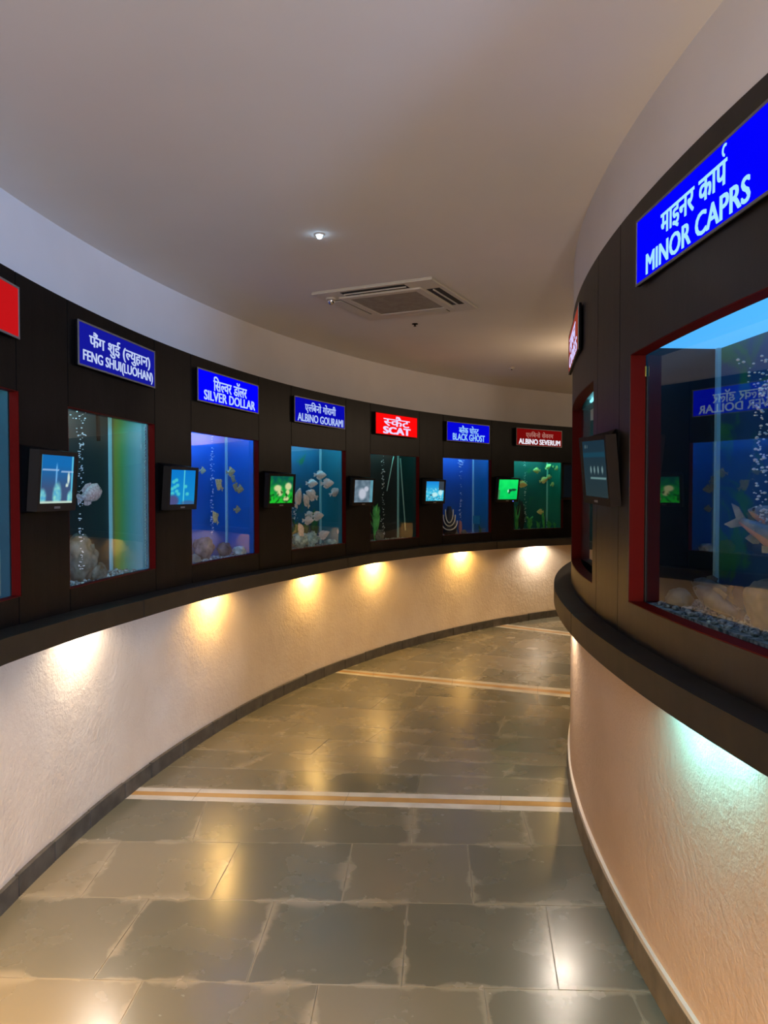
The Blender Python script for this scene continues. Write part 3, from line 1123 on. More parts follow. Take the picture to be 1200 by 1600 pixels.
outer_monitor(88.3, 749, 74.5, 6, 'monitor showing pale rocks, beside the FENG SHUI tank', pic_rocks)
outer_monitor(285, 761.2, 53.6, 9, 'monitor with cyan blue picture beside the SILVER DOLLAR tank', pic_discs)
outer_monitor(439.4, 765, 42, 16, 'monitor with green picture of pale fish beside the ALBINO GOURAMI tank', pic_green)
outer_monitor(567.8, 767.5, 34.7, 12, 'monitor with grey picture beside the SCAT tank', pic_grey)
outer_monitor(679.3, 767.4, 30.3, 14, 'monitor with pale cyan picture beside the BLACK GHOST tank', pic_cyan)
outer_monitor(793.6, 764.7, 31, 13, 'monitor with vivid green picture beside the ALBINO SEVERUM tank', pic_vivid, tilt=8, led=True)
outer_monitor(907, 752, 50, 30, 'black monitor half hidden behind the bend of the convex wall', pic_dim, tilt=4, aspect=1.1, r=8.0)
# monitor on the convex wall
d_ = ray(931, 732.5)
kk = 2.78
make_monitor(IC, Vector((0, 0, EYE)) + d_ * kk, R_(-88.5), R_(5.5), .285, .204, 'dark monitor with faint menu between the two tanks of the convex wall', pic_menu, IR, .55, True, roll=R_(-2))


# ================================================================ LEDGE LAMPS
WARM = (1.0, .60, .17)
WARMW = (1.0, .80, .58)
WHITE = (1.0, .85, .70)


def ledge_lamp(c, r, th, z, color, label, energy, inward):
    p = pol(c, r, th)
    t = empty('ledge_downlight', (p.x, p.y, z + .03), R_(th))
    tag(t, label, 'downlight', 'downlights hidden under the ledges')
    bm = bmesh.new(); lathe(bm, [(.018, .032), (.026, .030), (.026, .0), (.022, -.002)], 18)
    build('housing', bm, M['alu'], t, True)
    bm = bmesh.new(); lathe(bm, [(.0205, -.0022), (.0205, -.005), (.012, -.008)], 18)
    build('lens', bm, emit('lamp_lens', color, 25), t, True)
    lamp('glow', 'SPOT', (0, 0, -.014), energy, color, t, .016, (.25 if not inward else .7, 0, -1), R_(165), .45)
    return t


LR = 8.235
for th, colr, lab, e in ((184.3, WARM, 'warm downlight under the ledge at the edge of the frame', 3.6), (174.0, WHITE, 'white downlight under the ledge below the FENG SHUI tank', .75),
                         (164.3, WARM, 'warm downlight under the ledge below the SILVER DOLLAR tank', 1.0), (155.0, WARM, 'warm downlight under the ledge below the ALBINO GOURAMI tank', 1.0),
                         (147.8, WARM, 'warm downlight under the ledge below the SCAT tank', 1.0), (137.6, WARM, 'warm downlight under the ledge below the BLACK GHOST tank', 1.0),
                         (128.5, WHITE, 'white downlight under the ledge below the ALBINO SEVERUM tank', 1.2)):
    ledge_lamp(OC, LR, th, ledge_z(th), colr, lab, LEDGE_LAMP * e, False)
for th, colr, e in ((119.2, WARM, .5), (112.8, WARM, .5), (104, WHITE, .5), (99.5, WHITE, .5), (89, WARM, .5), (82.7, WARM, .5), (194, WARM, 6), (203, WARM, 2)):
    p = pol(OC, LR, th); p.z = ledge_z(th) + .012
    lamp('ledge_glow', 'SPOT', p, LEDGE_LAMP * e, colr, None, .016, (0, 0, -1), R_(165), .45)
cyan = ledge_lamp(IC, 7.632, 183.3, .926, (.17, .74, .95), 'cyan white downlight under the ledge below the MINOR CAPRS tank', LEDGE_LAMP * .22, True)
for k in (-.11, .11, .2):
    lamp('glow', 'SPOT', (0, k, -.014), LEDGE_LAMP * .11, (.17, .74, .95), cyan, .02, (.3, 0, -1), R_(165), .45)
ledge_lamp(IC, 7.622, 170.0, .926, WHITE, 'white downlight under the convex ledge at the bend', LEDGE_LAMP * .9, True)
for th, colr in ((193, WARM), (202, WHITE), (157, WARM), (148, WHITE), (139, WARM)):
    p = pol(IC, 7.622, th); p.z = .938
    lamp('ledge_glow', 'SPOT', p, LEDGE_LAMP, colr, None, .016, (0, 0, -1), R_(165), .45)

# ================================================================ CEILING FITTINGS
t = empty('air_conditioner_cassette', (.086, 4.86, CEIL), R_(-26))
tag(t, 'cream square cassette air conditioner set in the ceiling', 'air conditioner')
S = .40
bm = bmesh.new()
# frame ring with a raised inner field
def ringbox(bm, o, i, z0, z1):
    for (x0, x1, y0, y1) in ((-o, o, -o, -i), (-o, o, i, o), (-o, -i, -i, i), (i, o, -i, i)):
        box(bm, x0, x1, y0, y1, z0, z1)
box(bm, -S, S, -S, S, -.016, -.0005)
bmesh.ops.bevel(bm, geom=bm.edges[:], offset=.008, segments=2, affect='EDGES')
build('face_panel', bm, M['ac'], t)
bm = bmesh.new(); ringbox(bm, .27, .225, -.026, -.0161); build('grille_frame', bm, M['ac'], t)
build('intake_grille', bbox(-.224, .224, -.224, .224, -.022, -.0161, .003), M['ac_grille'], t)
for k, (op) in enumerate((0, 0, 1, 1)):
    rz = (PI, -PI / 2, 0, PI / 2)[k]
    f_ = lambda x, y: (x * math.cos(rz) - y * math.sin(rz), x * math.sin(rz) + y * math.cos(rz))
    def rbox(x0, x1, y0, y1, z0, z1):
        bm = bmesh.new(); box(bm, x0, x1, y0, y1, z0, z1)
        bmesh.ops.rotate(bm, verts=bm.verts, cent=(0, 0, 0), matrix=Matrix.Rotation(rz, 3, 'Z'))
        return bm
    slot = build('air_slot', rbox(-.21, .21, -.365, -.285, -.0180, -.0161), M['slot'], t)
    if op:
        build('louvre', rbox(-.205, .205, -.330, -.322, -.024, -.0181), M['ac'], slot)
    else:
        build('louvre', rbox(-.205, .205, -.362, -.292, -.0225, -.0181), M['ac'], slot)

t = empty('dome_fitting', (-.325, 4.76, CEIL - .016))
tag(t, 'small shiny dome fitting at the corner of the ceiling cassette', 'ceiling fitting')
bm = bmesh.new(); lathe(bm, [(.030, 0), (.032, -.008), (.026, -.010)], 18); build('base_ring', bm, M['ac'], t, True)
bm = bmesh.new(); lathe(bm, [(.024, -.010), (.023, -.022), (.016, -.034), (.006, -.040)], 18); build('dome', bm, M['chrome'], t, True)

t = empty('ceiling_downlight', (-.302, 3.63, CEIL))
tag(t, 'tiny bluish white downlight lit in the bare ceiling', 'downlight')
bm = bmesh.new(); lathe(bm, [(.024, -.0005), (.024, -.004), (.014, -.005)], 20); build('trim_ring', bm, M['white_wall'], t, True)
bm = bmesh.new(); lathe(bm, [(.013, -.0052), (.0125, -.012), (.009, -.018), (.003, -.021)], 16); build('lens', bm, emit('downlight_lens', (.45, .72, 1.0), 30), t, True)
lamp('glow', 'SPOT', (0, 0, -.03), 6, (.75, .82, 1.0), t, .02, (0, 0, -1), R_(170), .9)

t = empty('ceiling_sprinkler', (.222, 5.55, CEIL))
tag(t, 'small dark sprinkler head beyond the ceiling cassette', 'sprinkler')
bm = bmesh.new(); lathe(bm, [(.022, -.0005), (.022, -.005), (.008, -.007), (.007, -.014)], 14); build('escutcheon', bm, M['bezel'], t, True)
bm = bmesh.new(); lathe(bm, [(.004, -.014), (.004, -.017), (.010, -.018), (.010, -.020)], 14); build('deflector', bm, M['bezel'], t, True)
t = empty('ceiling_sensor', (1.24, 7.5, CEIL))
tag(t, 'tiny pale round sensor on the far ceiling near the bend', 'sensor')
bm = bmesh.new(); lathe(bm, [(.030, -.0005), (.030, -.010), (.018, -.020)], 16); build('sensor_body', bm, M['ac'], t, True)
bm = bmesh.new(); lathe(bm, [(.008, -.020), (.006, -.026)], 10); build('sensor_tip', bm, M['bezel'], t, True)


# ================================================================ FISH AND TANK CONTENTS
def fish_proto(kind, m, prof, thick, tail, dorsal, anal, fork=.4, belly=None):
    """unit-length fish, head at +x. prof: (x, up, down) knots of the body outline"""
    root = bpy.data.objects.new('fish', None)
    root.empty_display_size = .03
    n, k = 18, 14
    xs = [p[0] for p in prof]

    def samp(x, j):
        for p, q in zip(prof, prof[1:]):
            if p[0] <= x <= q[0]:
                s = (x - p[0]) / (q[0] - p[0])
                s = s * s * (3 - 2 * s) if j else s
                return p[j] + (q[j] - p[j]) * s
        return prof[-1][j]
    bm = bmesh.new()
    rings = []
    for i in range(n + 1):
        t_ = i / n
        x = xs[0] + (xs[-1] - xs[0]) * (t_ ** .9)
        up, dn = samp(x, 1), samp(x, 2)
        cz, hz = (up - dn) / 2, (up + dn) / 2
        f = (x - xs[0]) / (xs[-1] - xs[0])
        wy = thick * (math.sin(PI * min(1, .10 + .86 * f)) ** .7) * .5 + .004
        rings.append([bm.verts.new((x, wy * math.cos(2 * PI * j / k), cz + hz * math.sin(2 * PI * j / k))) for j in range(k)])
    for A, B in zip(rings, rings[1:]):
        for j in range(k):
            bm.faces.new((A[j], A[(j + 1) % k], B[(j + 1) % k], B[j]))
    bm.faces.new(rings[0]); bm.faces.new(rings[-1])
    if belly:
        for f in bm.faces:
            c_ = f.calc_center_median()
            if c_.z < -.2 * samp(c_.x, 2):
                f.material_index = 1

    def reg(o):
        col.objects.unlink(o)
        o.parent = root
        o.parent = root
        return o
    parts = [reg(build('body', bm, [m, belly] if belly else m, None, True))]

    def fin(name, pts, th=.010):
        bm = bmesh.new()
        a = [bm.verts.new((x, -th / 2, z)) for x, z in pts]
        b = [bm.verts.new((x, th / 2, z)) for x, z in pts]
        bm.faces.new(a); bm.faces.new(b[::-1])
        for i in range(len(pts)):
            j = (i + 1) % len(pts)
            bm.faces.new((a[i], b[i], b[j], a[j]))
        parts.append(reg(build(name, bm, m)))
    x0 = xs[0]
    fin('tail_fin', [(x0 + .03, prof[0][1]), (x0 - tail * .5, prof[0][1] + tail * .42), (x0 - tail, tail * .62), (x0 - tail * (1 - fork), 0), (x0 - tail, -tail * .62), (x0 - tail * .5, -prof[0][2] - tail * .42), (x0 + .03, -prof[0][2])])
    fin('dorsal_fin', [(x, samp(x, 1) - .012) for x in (dorsal[0], (dorsal[0] + dorsal[1]) / 2, dorsal[1])] + [(dorsal[1] - .02, samp(dorsal[1], 1) + dorsal[2] * .45), ((dorsal[0] * .6 + dorsal[1] * .4), samp((dorsal[0] + dorsal[1]) / 2, 1) + dorsal[2]), (dorsal[0] - .05, samp(dorsal[0], 1) + dorsal[2] * .9)])
    fin('anal_fin', [(x, -samp(x, 2) + .012) for x in (anal[0], (anal[0] + anal[1]) / 2, anal[1])] + [(anal[1] - .02, -samp(anal[1], 2) - anal[2] * .45), ((anal[0] * .6 + anal[1] * .4), -samp((anal[0] + anal[1]) / 2, 2) - anal[2]), (anal[0] - .05, -samp(anal[0], 2) - anal[2] * .9)])
    for s in (-1, 1):
        bm = bmesh.new()
        y0 = s * thick * .46
        pts = [(.16, y0, -.02), (.16, y0, -.07), (.02, y0 + s * .06, -.12), (.0, y0 + s * .07, -.06)]
        a = [bm.verts.new(p) for p in pts]
        b = [bm.verts.new((p[0], p[1] + .006, p[2])) for p in pts]
        bm.faces.new(a); bm.faces.new(b[::-1])
        for i in range(4):
            j = (i + 1) % 4
            bm.faces.new((a[i], b[i], b[j], a[j]))
        parts.append(reg(build('pectoral_fin', bm, m)))
        bm = bmesh.new()
        ex = xs[-1] - .11
        bmesh.ops.create_icosphere(bm, subdivisions=1, radius=.022)
        f = (ex - xs[0]) / (xs[-1] - xs[0])
        wy = thick * (math.sin(PI * min(1, .10 + .86 * f)) ** .7) * .5
        bmesh.ops.translate(bm, verts=bm.verts, vec=(ex, s * wy * .92, samp(ex, 1) * .35))
        parts.append(reg(build('eye', bm, M['eye'], None, True)))
    return root, parts


def put_fish(proto, fr, px, py, depth, length, face, pitch, label, group, turn=0.0, roll=0.0):
    """face: +1 swims towards the tank's right end, -1 towards its left end; turn: yaw towards the viewer"""
    root, parts = proto
    r = root.copy()
    r.name = 'fish'
    col.objects.link(r)
    for p in parts:
        c = p.copy()
        col.objects.link(c)
        c.parent = r
    r.location = fr.at(px, py, depth)
    yaw = fr.rz + (0 if face > 0 else PI) - (turn if face > 0 else -turn)
    r.rotation_euler = (R_(roll), -R_(pitch), yaw)
    r.scale = (length,) * 3
    tag(r, label, 'fish', group)
    return r


disc = [(-.36, .045, .045), (-.26, .10, .10), (-.08, .27, .27), (.10, .31, .30), (.30, .20, .20), (.44, .07, .08), (.50, .02, .03)]
gour = [(-.36, .06, .06), (-.24, .12, .12), (-.05, .24, .25), (.14, .25, .26), (.32, .17, .17), (.45, .07, .08), (.50, .025, .03)]
hump = [(-.36, .07, .07), (-.24, .12, .13), (-.02, .24, .22), (.20, .30, .24), (.36, .28, .20), (.45, .14, .12), (.50, .03, .05)]
carp = [(-.38, .035, .035), (-.20, .065, .07), (.02, .105, .12), (.22, .11, .125), (.38, .075, .085), (.47, .035, .045), (.50, .012, .02)]
P_g = fish_proto('gourami', M['gourami'], gour, .22, .20, (-.25, .20, .10), (-.28, .10, .12), .25)
P_s = fish_proto('silver', M['silverfish'], disc, .13, .20, (-.10, .12, .12), (-.25, .08, .12))
P_y = fish_proto('severum', M['severum'], gour, .24, .18, (-.25, .22, .10), (-.26, .06, .10), .2)
P_l = fish_proto('luohan', M['luohan'], hump, .26, .20, (-.26, .15, .12), (-.27, .0, .13), .15)
P_c = fish_proto('carp', M['carp'], carp, .17, .17, (-.04, .12, .09), (-.24, -.12, .07), .6, belly=M['carp_belly'])
P_p = fish_proto('pale', M['palefish'], carp, .20, .14, (-.10, .14, .07), (-.24, -.08, .05), .3)

frF, frS, frG, frC, frK, frY = [TANKS[i][0] for i in range(1, 7)]
put_fish(P_l, frF, 140.5, 773, .09, .15, 1, 14, 'pinkish white fish with a humped head beside the bubble column', None, turn=.25)

G = 'small disc fish in the vivid blue tank'
for (px, py, ln, fc, pt, dp, lab) in (
        (316.5, 735, .075, 1, 0, .17, 'faint disc fish left of the bubbles in the vivid blue tank'),
        (360.5, 737, .105, 1, 8, .08, 'topmost disc fish crossing the pale seal in the vivid blue tank'),
        (342.5, 757, .125, -1, 38, .06, 'largest olive disc fish, tilted head up beside the bubbles in the blue tank'),
        (364.5, 748, .085, -1, 30, .12, 'olive disc fish just below the topmost one in the blue tank'),
        (368.6, 761, .10, -1, 20, .09, 'front olive disc fish of the cluster beside the pale seal'),
        (374.5, 764, .10, 1, -5, .07, 'silvery disc fish overlapping the front of the cluster in the blue tank'),
        (387, 764, .085, 1, 0, .14, 'last greenish disc fish of the cluster, near the red jamb'),
        (392, 743, .075, 1, 0, .17, 'faint disc fish high beside the red jamb in the blue tank'),
        (336.8, 808.5, .115, -1, 55, .05, 'pale olive disc fish low beside the bubbles in the blue tank'),
        (370.7, 796, .085, 1, 0, .10, 'lower greenish disc fish beside the pale seal in the blue tank'),
        (388, 795.5, .08, -1, 0, .16, 'lower dark disc fish near the red jamb in the blue tank')):
    put_fish(P_s, frS, px, py, dp, ln * .8, fc, pt, lab, G, turn=.3 if fc > 0 else -.1)

G = 'white fish in the ALBINO GOURAMI tank'
for (px, py, ln, fc, pt, dp, tu, lab) in (
        (500.5, 742, .150, 1, 0, .07, .5, 'topmost white gourami of the shoal'),
        (487.5, 755, .142, 1, 0, .08, .5, 'second white gourami down, at the bubble side of the topmost'),
        (511.5, 755, .165, 1, 4, .05, .5, 'white gourami crossing the pale tank seal'),
        (523, 768.5, .145, 1, 28, .06, .5, 'white gourami nosing upward next to the red jamb'),
        (465.7, 777.5, .20, 1, 68, .04, 0, 'white gourami almost upright beside the green monitor'),
        (478.7, 782, .17, -1, 52, .05, 0, 'slim white gourami tilted head up beside the upright one'),
        (487, 773, .185, -1, 22, .06, -.2, 'broad white gourami in the middle of the shoal'),
        (483, 803, .105, 1, 10, .12, .4, 'small white gourami half behind the lower trio'),
        (481.5, 813, .140, 1, 0, .05, .4, 'lowest white gourami of the lower trio'),
        (496, 806, .155, 1, 4, .06, .5, 'foremost white gourami of the lower trio'),
        (527, 802, .095, -1, 0, .12, 0, 'small lone white gourami beside the red jamb'),
        (470.5, 828, .165, -1, 58, .05, 0, 'curved white gourami above the teal coral'),
        (505, 835.5, .145, 1, 25, .05, .9, 'white gourami low down beside the teal coral'),
        (530, 832, .150, -1, 25, .05, .2, 'white gourami in the bottom corner beside the red jamb')):
    put_fish(P_g, frG, px, py, dp, ln * .76, fc, pt, lab, G, turn=tu)

G = 'yellow fish in the green lit tank'
for (px, py, ln, fc, pt, dp, lab) in (
        (838.5, 735, .115, -1, 0, .06, 'yellow severum alone in the upper middle of the green lit tank'),
        (856.5, 729, .095, 1, 35, .10, 'yellow severum slanting upward beside the pale seal'),
        (866.5, 729, .085, -1, 0, .12, 'yellow severum in the top corner, first of the close pair'),
        (871.3, 731, .095, 1, 25, .06, 'yellow severum in the top corner, last of the close pair'),
        (849.8, 750, .125, 1, 18, .05, 'yellow severum swimming left of the pale seal'),
        (857.8, 745, .090, -1, 0, .09, 'yellow severum swimming across the pale seal'),
        (816, 756.5, .135, 1, -8, .04, 'yellow severum beside the vivid green monitor'),
        (844, 799.5, .105, -1, 0, .06, 'yellow severum low over the plants'),
        (864, 756.5, .085, 1, 20, .12, 'paler severum below the middle pair near the red jamb')):
    put_fish(P_y, frY, px, py, dp, ln, fc, pt, lab, G, turn=.3 if fc > 0 else -.1)

put_fish(P_c, frA, 1212, 842, .08, .29, 1, -22, 'long silver carp with forked tail and pinkish belly', 'fish in the carp tank', turn=-.35)
put_fish(P_c, frA, 1226, 814, .16, .26, -1, 12, 'blue lit silver carp facing away from the forked tail', 'fish in the carp tank', turn=.2)
put_fish(P_p, frA, 1112, 917, .19, .22, -1, 2, 'pale fish nosing along the gravel, upper of the two', 'fish in the carp tank', turn=.1)
put_fish(P_p, frA, 1122, 941, .10, .25, -1, 14, 'pale fish resting at the gravel, lower of the two', 'fish in the carp tank', turn=.1)
for root, parts in (P_g, P_s, P_y, P_l, P_c, P_p):
    for p in parts:
        bpy.data.objects.remove(p)
    bpy.data.objects.remove(root)


def rock(fr, x, y, rx, ry, rz, seed, m, label, name='rock', z0=-.018, cat='rock', amp=.28, group=None):
    bm = bmesh.new()
    bmesh.ops.create_icosphere(bm, subdivisions=4, radius=1)
    for v in bm.verts:
        k = 1 + amp * noise.noise(v.co * 1.3 + Vector((seed, 0, 0))) + amp * .6 * noise.noise(v.co * 3.1 + Vector((0, seed, 0))) + amp * .35 * noise.noise(v.co * 7.3 + Vector((seed, seed, 0)))
        v.co = Vector((v.co.x * rx, v.co.y * ry, v.co.z * rz)) * k
    lo = min(v.co.z for v in bm.verts)
    bmesh.ops.translate(bm, verts=bm.verts, vec=(0, 0, -lo))
    o = build(name, bm, m, None, True)
    o.location = fr.pt(x, y, z0)
    o.rotation_euler = (0, 0, fr.rz)
    return tag(o, label, cat, group)


def gravel(fr, n, label, depth=.2, size=(.004, .010)):
    bm = bmesh.new()
    box(bm, .004, fr.w - .004, .012, depth - .004, -.018, -.008)
    for _ in range(n):
        r = random.uniform(*size)
        mt = Matrix.Translation((random.uniform(.02, fr.w - .02), random.uniform(.02, depth - .016), -.008 + r * .5)) @ Matrix.Diagonal((1.3, 1.1, .8, 1)) @ Matrix.Rotation(random.random() * 6, 4, 'Z')
        bmesh.ops.create_icosphere(bm, subdivisions=1, radius=r, matrix=mt)
    o = build('gravel', bm, M['gravel'])
    o.location = fr.o
    o.rotation_euler = (0, 0, fr.rz)
    return tag(o, label, 'gravel', None, 'stuff')


def bubbles(fr, px, y0, y1, depth, n, label, spread=.008, rad=(.002, .005), funnel=0):
    bm = bmesh.new()
    xt, yt, zt = fr.loc(px, y0, depth)
    xb, yb, zb = fr.loc(px, y1, depth)
    for i in range(n):
        t_ = random.random()
        z = zb + (zt - zb) * t_
        s = spread * (1 + funnel * max(0, t_ - .78) * 5)
        x = xb + (xt - xb) * t_ + random.gauss(0, 1) * s + .006 * math.sin(t_ * 25)
        y = min(.19, max(.02, depth + random.gauss(0, 1) * s))
        bmesh.ops.create_icosphere(bm, subdivisions=1, radius=random.uniform(*rad), matrix=Matrix.Translation((x, y, z)) @ Matrix.Diagonal((1.2, 1.2, .8, 1)))
    o = build('air_bubbles', bm, M['bubble'], None, True)
    o.location = fr.o
    o.rotation_euler = (0, 0, fr.rz)
    return tag(o, label, 'bubbles', None, 'stuff')


def rod(fr, p0, p1, r, m, name, label, cat='tube'):
    bm = bmesh.new()
    a, b = Vector(p0), Vector(p1)
    tube(bm, [a.lerp(b, k / 6) for k in range(7)], r, 8)
    o = build(name, bm, m, None, True)
    o.location = fr.o
    o.rotation_euler = (0, 0, fr.rz)
    return tag(o, label, cat)


def plant(fr, x, y, h, n, m, label, spread=.05, width=.012, bushy=False, seed=0):
    rnd = random.Random(seed)
    root = empty('water_plant', fr.pt(x, y, -.012), fr.rz)
    tag(root, label, 'plant')
    bm = bmesh.new()
    for i in range(n):
        a = rnd.uniform(0, 2 * PI)
        hh = h * rnd.uniform(.55, 1)
        lean = spread * rnd.uniform(.3, 1)
        dx, dy = math.cos(a) * lean, math.sin(a) * min(lean, .035)
        prev = None
        sx, sy = -math.sin(a), math.cos(a)
        base = (rnd.uniform(-.01, .01), rnd.uniform(-.01, .01), hh * rnd.uniform(0, .6) if bushy else 0)
        ln = hh - base[2] if bushy else hh
        for k in range(6):
            t_ = k / 5
            wd = width * math.sin(PI * (.12 + .86 * t_)) * .5
            wig = .008 * math.sin(t_ * 6 + i)
            c_ = Vector((base[0] + dx * t_ ** 1.5 + wig, base[1] + dy * t_ ** 1.5, base[2] + ln * (t_ - (.25 * t_ * t_ if bushy else .08 * t_ * t_))))
            vs = [bm.verts.new(c_ + Vector((sx * wd * s, sy * wd * s, 0)) + Vector((0, 0, 0))) for s in (-1, 1)]
            vs += [bm.verts.new(v.co + Vector((math.cos(a) * .0015, math.sin(a) * .0015, .0008))) for v in vs]
            if prev:
                for q, w2 in ((0, 1), (1, 3), (3, 2), (2, 0)):
                    bm.faces.new((prev[q], prev[w2], vs[w2], vs[q]))
            prev = vs
    build('leaves', bm, m, root, True)
    bm = bmesh.new()
    tube(bm, [(0, 0, 0), (.004, 0, h * .3), (0, .003, h * (.6 if bushy else .35))], .004, 6)
    build('stem', bm, m, root, True)
    return root


# FENG SHUI tank
x, y, z = frF.loc(124, 880, .12)
rock(frF, x - .01, .11, .085, .07, .105, 3.1, M['rock'], 'tall grey rock in the bottom corner of the humped fish tank')
x, y, z = frF.loc(149, 900, .07)
rock(frF, x, .06, .055, .035, .04, 5.2, M['rock'], 'low grey rock lying beside the tall one in the humped fish tank')
bubbles(frF, 126.5, 640, 893, .06, 130, 'thin air bubble column spreading at the surface of the humped fish tank', .006, (.0018, .0042), 4)
gravel(frF, 170, 'pale gravel on the floor of the humped fish tank')
px_ = frF.loc(153, 650, .15)
o = rod(frF, (px_[0], .15, px_[2] + .02), (px_[0] + .005, .15, px_[2] - .12), .010, M['black_plastic'], 'heater_rod', 'short black heater hanging from the surface of the humped fish tank', 'heater')
# perforated strip along the jamb end
bm = bmesh.new()
for k in range(46):
    z = .01 + k * .0155
    box(bm, frF.w - .024, frF.w - .012, .010, .013, z, z + .009)
box(bm, frF.w - .012, frF.w - .001, .010, .013, .005, .73)
o = build('toothed_strip', bm, M['silicone']); o.location = frF.o; o.rotation_euler = (0, 0, frF.rz)
tag(o, 'pale toothed strip down the jamb end of the humped fish tank', 'strip')
# SILVER DOLLAR tank
bubbles(frS, 331.5, 678, 838, .07, 90, 'air bubble column in the vivid blue tank', .006, (.0018, .004))
rock(frS, frS.loc(355, 858, .1)[0], .12, .05, .04, .05, 1.7, M['purple_rock'], 'dark rock beside the pale seal on the blue tank floor')
rock(frS, frS.loc(318, 866, .12)[0], .12, .09, .05, .07, 2.3, M['purple_rock'], 'broad dark rock on the blue tank floor behind the warm reflection')
rock(frS, frS.loc(304, 873, .05)[0], .05, .035, .03, .03, 7.7, M['pale_rock'], 'small pale stone in the near corner of the blue tank')
rock(frS, frS.loc(374, 864, .08)[0], .08, .06, .04, .035, 9.2, M['coral'], 'low teal stone near the red jamb in the blue tank')
gravel(frS, 120, 'dull blue gravel on the vivid blue tank floor')
# GOURAMI tank
for (px, py, s, sd, lab) in ((486, 838, .075, 2.5, 'bushy teal coral in the middle of the gourami tank floor'), (470, 850, .065, 4.4, 'low teal coral in the near corner of the gourami tank'), (517.5, 850, .03, 6.1, 'small teal coral by the red jamb of the gourami tank')):
    rock(frG, frG.loc(px, py, .08)[0], .09, s, .05, s * .75, sd, M['coral'], lab, 'coral', cat='coral', amp=.6)
for (px, h, n, sd, lab) in ((492, .36, 16, 4, 'green plant behind the coral in the middle of the gourami tank'), (478, .24, 14, 5, 'green plant behind the curved white fish'), (527, .22, 12, 6, 'green plant by the red jamb of the gourami tank'), (463, .30, 10, 7, 'green plant in the near corner of the gourami tank')):
    plant(frG, frG.loc(px, 850, .16)[0], .165, h, n, M['dark_leaf'], lab, .06, .035, True, sd)
rod(frG, (frG.loc(514, 700, .19)[0], .185, .0), (frG.loc(514, 700, .19)[0] - .01, .185, .75), .005, M['hose'], 'air_hose', 'thin vertical air hose in the gourami tank')
bubbles(frG, 459.5, 785, 812, .06, 40, 'cluster of air bubbles beside the green monitor in the gourami tank', .010, (.002, .005))
gravel(frG, 90, 'dark teal gravel on the gourami tank floor')
# SCAT tank
lx = frC.loc(615, 620 + 9, .1)
a, b = frC.loc(615, 713, .08), frC.loc(604.5, 767, .08)
rod(frC, (a[0], .08, a[2]), (b[0], .08, b[2]), .005, M['hose'], 'leaning_rod', 'thin pale rod leaning in the dark SCAT tank', 'rod')
a, b = frC.loc(625.5, 716, .16), frC.loc(633.5, 829, .12)
rod(frC, (a[0], .16, a[2]), (b[0], .12, max(0, b[2])), .006, M['hose'], 'air_hose', 'slanting hose next to the seal in the dark SCAT tank')
plant(frC, frC.loc(588, 838, .08)[0], .09, .40, 44, M['leaf'], 'leafy green plant in the corner of the dark SCAT tank', .07, .020, True, 11)
rock(frC, frC.loc(590, 832, .07)[0] + .02, .07, .05, .035, .055, 8.8, M['pale_rock'], 'yellowish stone at the foot of the plant in the SCAT tank')
bubbles(frC, 598.5, 712, 836, .06, 80, 'sparse air bubble column in the dark SCAT tank', .007, (.002, .006))
gravel(frC, 90, 'dark gravel on the SCAT tank floor')
# BLACK GHOST tank
bubbles(frK, 719.5, 720, 815, .06, 45, 'sparse air bubble column in the BLACK GHOST tank', .006, (.002, .006))
bubbles(frK, 720, 719, 727, .06, 30, 'froth of air bubbles at the surface of the BLACK GHOST tank', .014, (.003, .006))
c3 = frK.loc(702, 835, .09)
op = frK.pt(c3[0], .09, -.012)
orn = empty('arch_ornament', op, math.atan2(-op.x, op.y))
tag(orn, 'black vase ornament with cream hooped stripes in the BLACK GHOST tank', 'ornament')
bm = bmesh.new()
lathe(bm, [(.045, 0), (.075, .03), (.082, .08), (.07, .14), (.045, .21), (.025, .27), (.018, .30)], 18)
build('vase_body', bm, M['ornament'], orn, True)
for k, (ww, zb_, zt_) in enumerate(((.040, .135, .27), (.062, .10, .215), (.082, .06, .155))):
    bm = bmesh.new()
    pts = []
    for j in range(15):
        a = -PI / 2 + (j / 14 - .5) * PI * 1.05
        pts.append((ww * math.cos(a + 0) if False else ww * math.sin((j / 14 - .5) * PI), -.088 + .05 * abs(j / 14 - .5), zb_ + (zt_ - zb_) * (abs(j / 14 - .5) * 2) ** 2))
    tube(bm, pts, .0055, 6)
    build('stripe', bm, M['cream'], orn, True)
rock(frK, frK.loc(719, 832, .08)[0], .08, .022, .02, .075, 3.9, M['pinkstone'], 'reddish upright stone under the bubbles in the BLACK GHOST tank', amp=.15)
for px, sd, lab in ((711, 4.7, 'pale pebble between the vase and the reddish stone'), (725, 6.6, 'pale pebble on the far side of the reddish stone')):
    rock(frK, frK.loc(px, 834, .05)[0], .05, .032, .025, .028, sd, M['pale_rock'], lab, 'pebble', cat='pebble')
plant(frK, frK.loc(750, 833, .1)[0], .10, .10, 9, M['dark_leaf'], 'small curled plant near the red jamb of the BLACK GHOST tank', .05, .010, False, 21)
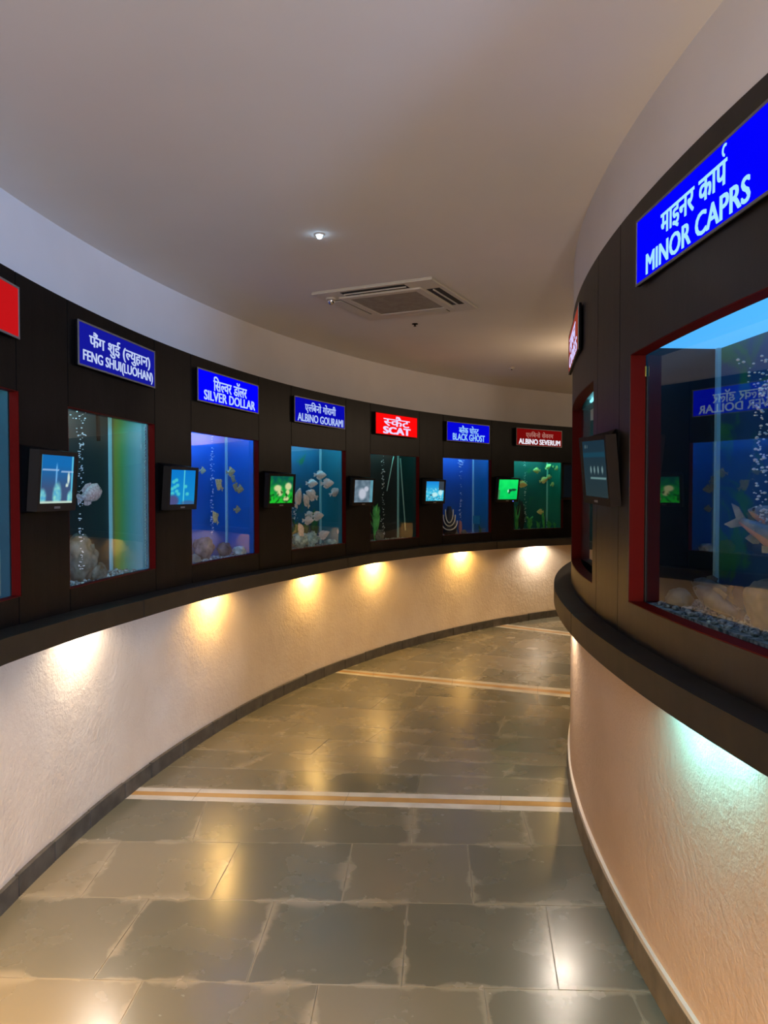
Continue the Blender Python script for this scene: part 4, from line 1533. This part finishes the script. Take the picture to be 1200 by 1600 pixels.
# shelf of the filter box at the jamb end
bx = frK.loc(742, 810, .17)
o = build('filter_box', bbox(bx[0], frK.w - .02, .10, .19, bx[2] - .06, bx[2] + .03, .006), mat('blue_filter_box', (.02, .28, .36), .5))
o.location = frK.o; o.rotation_euler = (0, 0, frK.rz)
tag(o, 'blue green filter box at the jamb end of the BLACK GHOST tank', 'filter box')
gravel(frK, 60, 'fine gravel on the BLACK GHOST tank floor')
# SEVERUM tank
bubbles(frY, 820.5, 721, 815, .05, 70, 'air bubble column in the green lit tank', .007, (.002, .006))
for (px, h, n, sp, wd, bu, sd, lab) in ((806.5, .32, 14, .05, .018, False, 31, 'tall grassy plant beside the vivid green monitor'), (827, .18, 22, .07, .035, True, 32, 'broad bushy plant beside the dark rock in the green lit tank'),
                                        (841, .13, 16, .05, .022, True, 33, 'bright small plant in the middle of the green lit tank floor'), (849.5, .28, 9, .03, .014, False, 34, 'slender plant against the pale seal'),
                                        (858, .12, 18, .06, .026, True, 35, 'low leafy plant beyond the pale seal'), (868, .10, 12, .05, .018, False, 36, 'curling plant in the jamb corner of the green lit tank')):
    plant(frY, frY.loc(px, 826, .09)[0], .09, h, n, M['leaf'], lab, sp, wd, bu, sd)
rock(frY, frY.loc(814, 818, .12)[0], .13, .06, .045, .16, 12.1, M['ornament'], 'dark rock behind the bubbles in the green lit tank')
gravel(frY, 120, 'green lit gravel on the severum tank floor')
# carp tank
x0 = frA.loc(1061, 949, .07)
rock(frA, frA.loc(1061, 950, .07)[0], .07, .052, .04, .036, 14.2, M['pale_rock'], 'pale round stone at the far end of the carp tank', amp=.15)
rock(frA, frA.loc(1192, 992, .12)[0], .13, .07, .05, .07, 15.8, M['pale_rock'], 'big pale rock on the gravel of the carp tank', amp=.25)
gravel(frA, 300, 'pale coarse gravel along the front of the carp tank', .25, (.005, .013))
bubbles(frA, 1190, 560, 830, .09, 150, 'air bubble column in the carp tank', .010, (.002, .005), 2)
for k, (xx, h) in enumerate(((.52, .45), (.64, .55), (.78, .42), (.90, .5))):
    plant(frA, xx, .21, h, 34, M['dark_leaf'], ('leafy plant beside the pale seal at the back of the carp tank', 'tallest leafy plant at the back of the carp tank', 'leafy plant behind the big pale rock', 'leafy plant at the near end of the carp tank')[k], .10, .045, True, 50 + k)
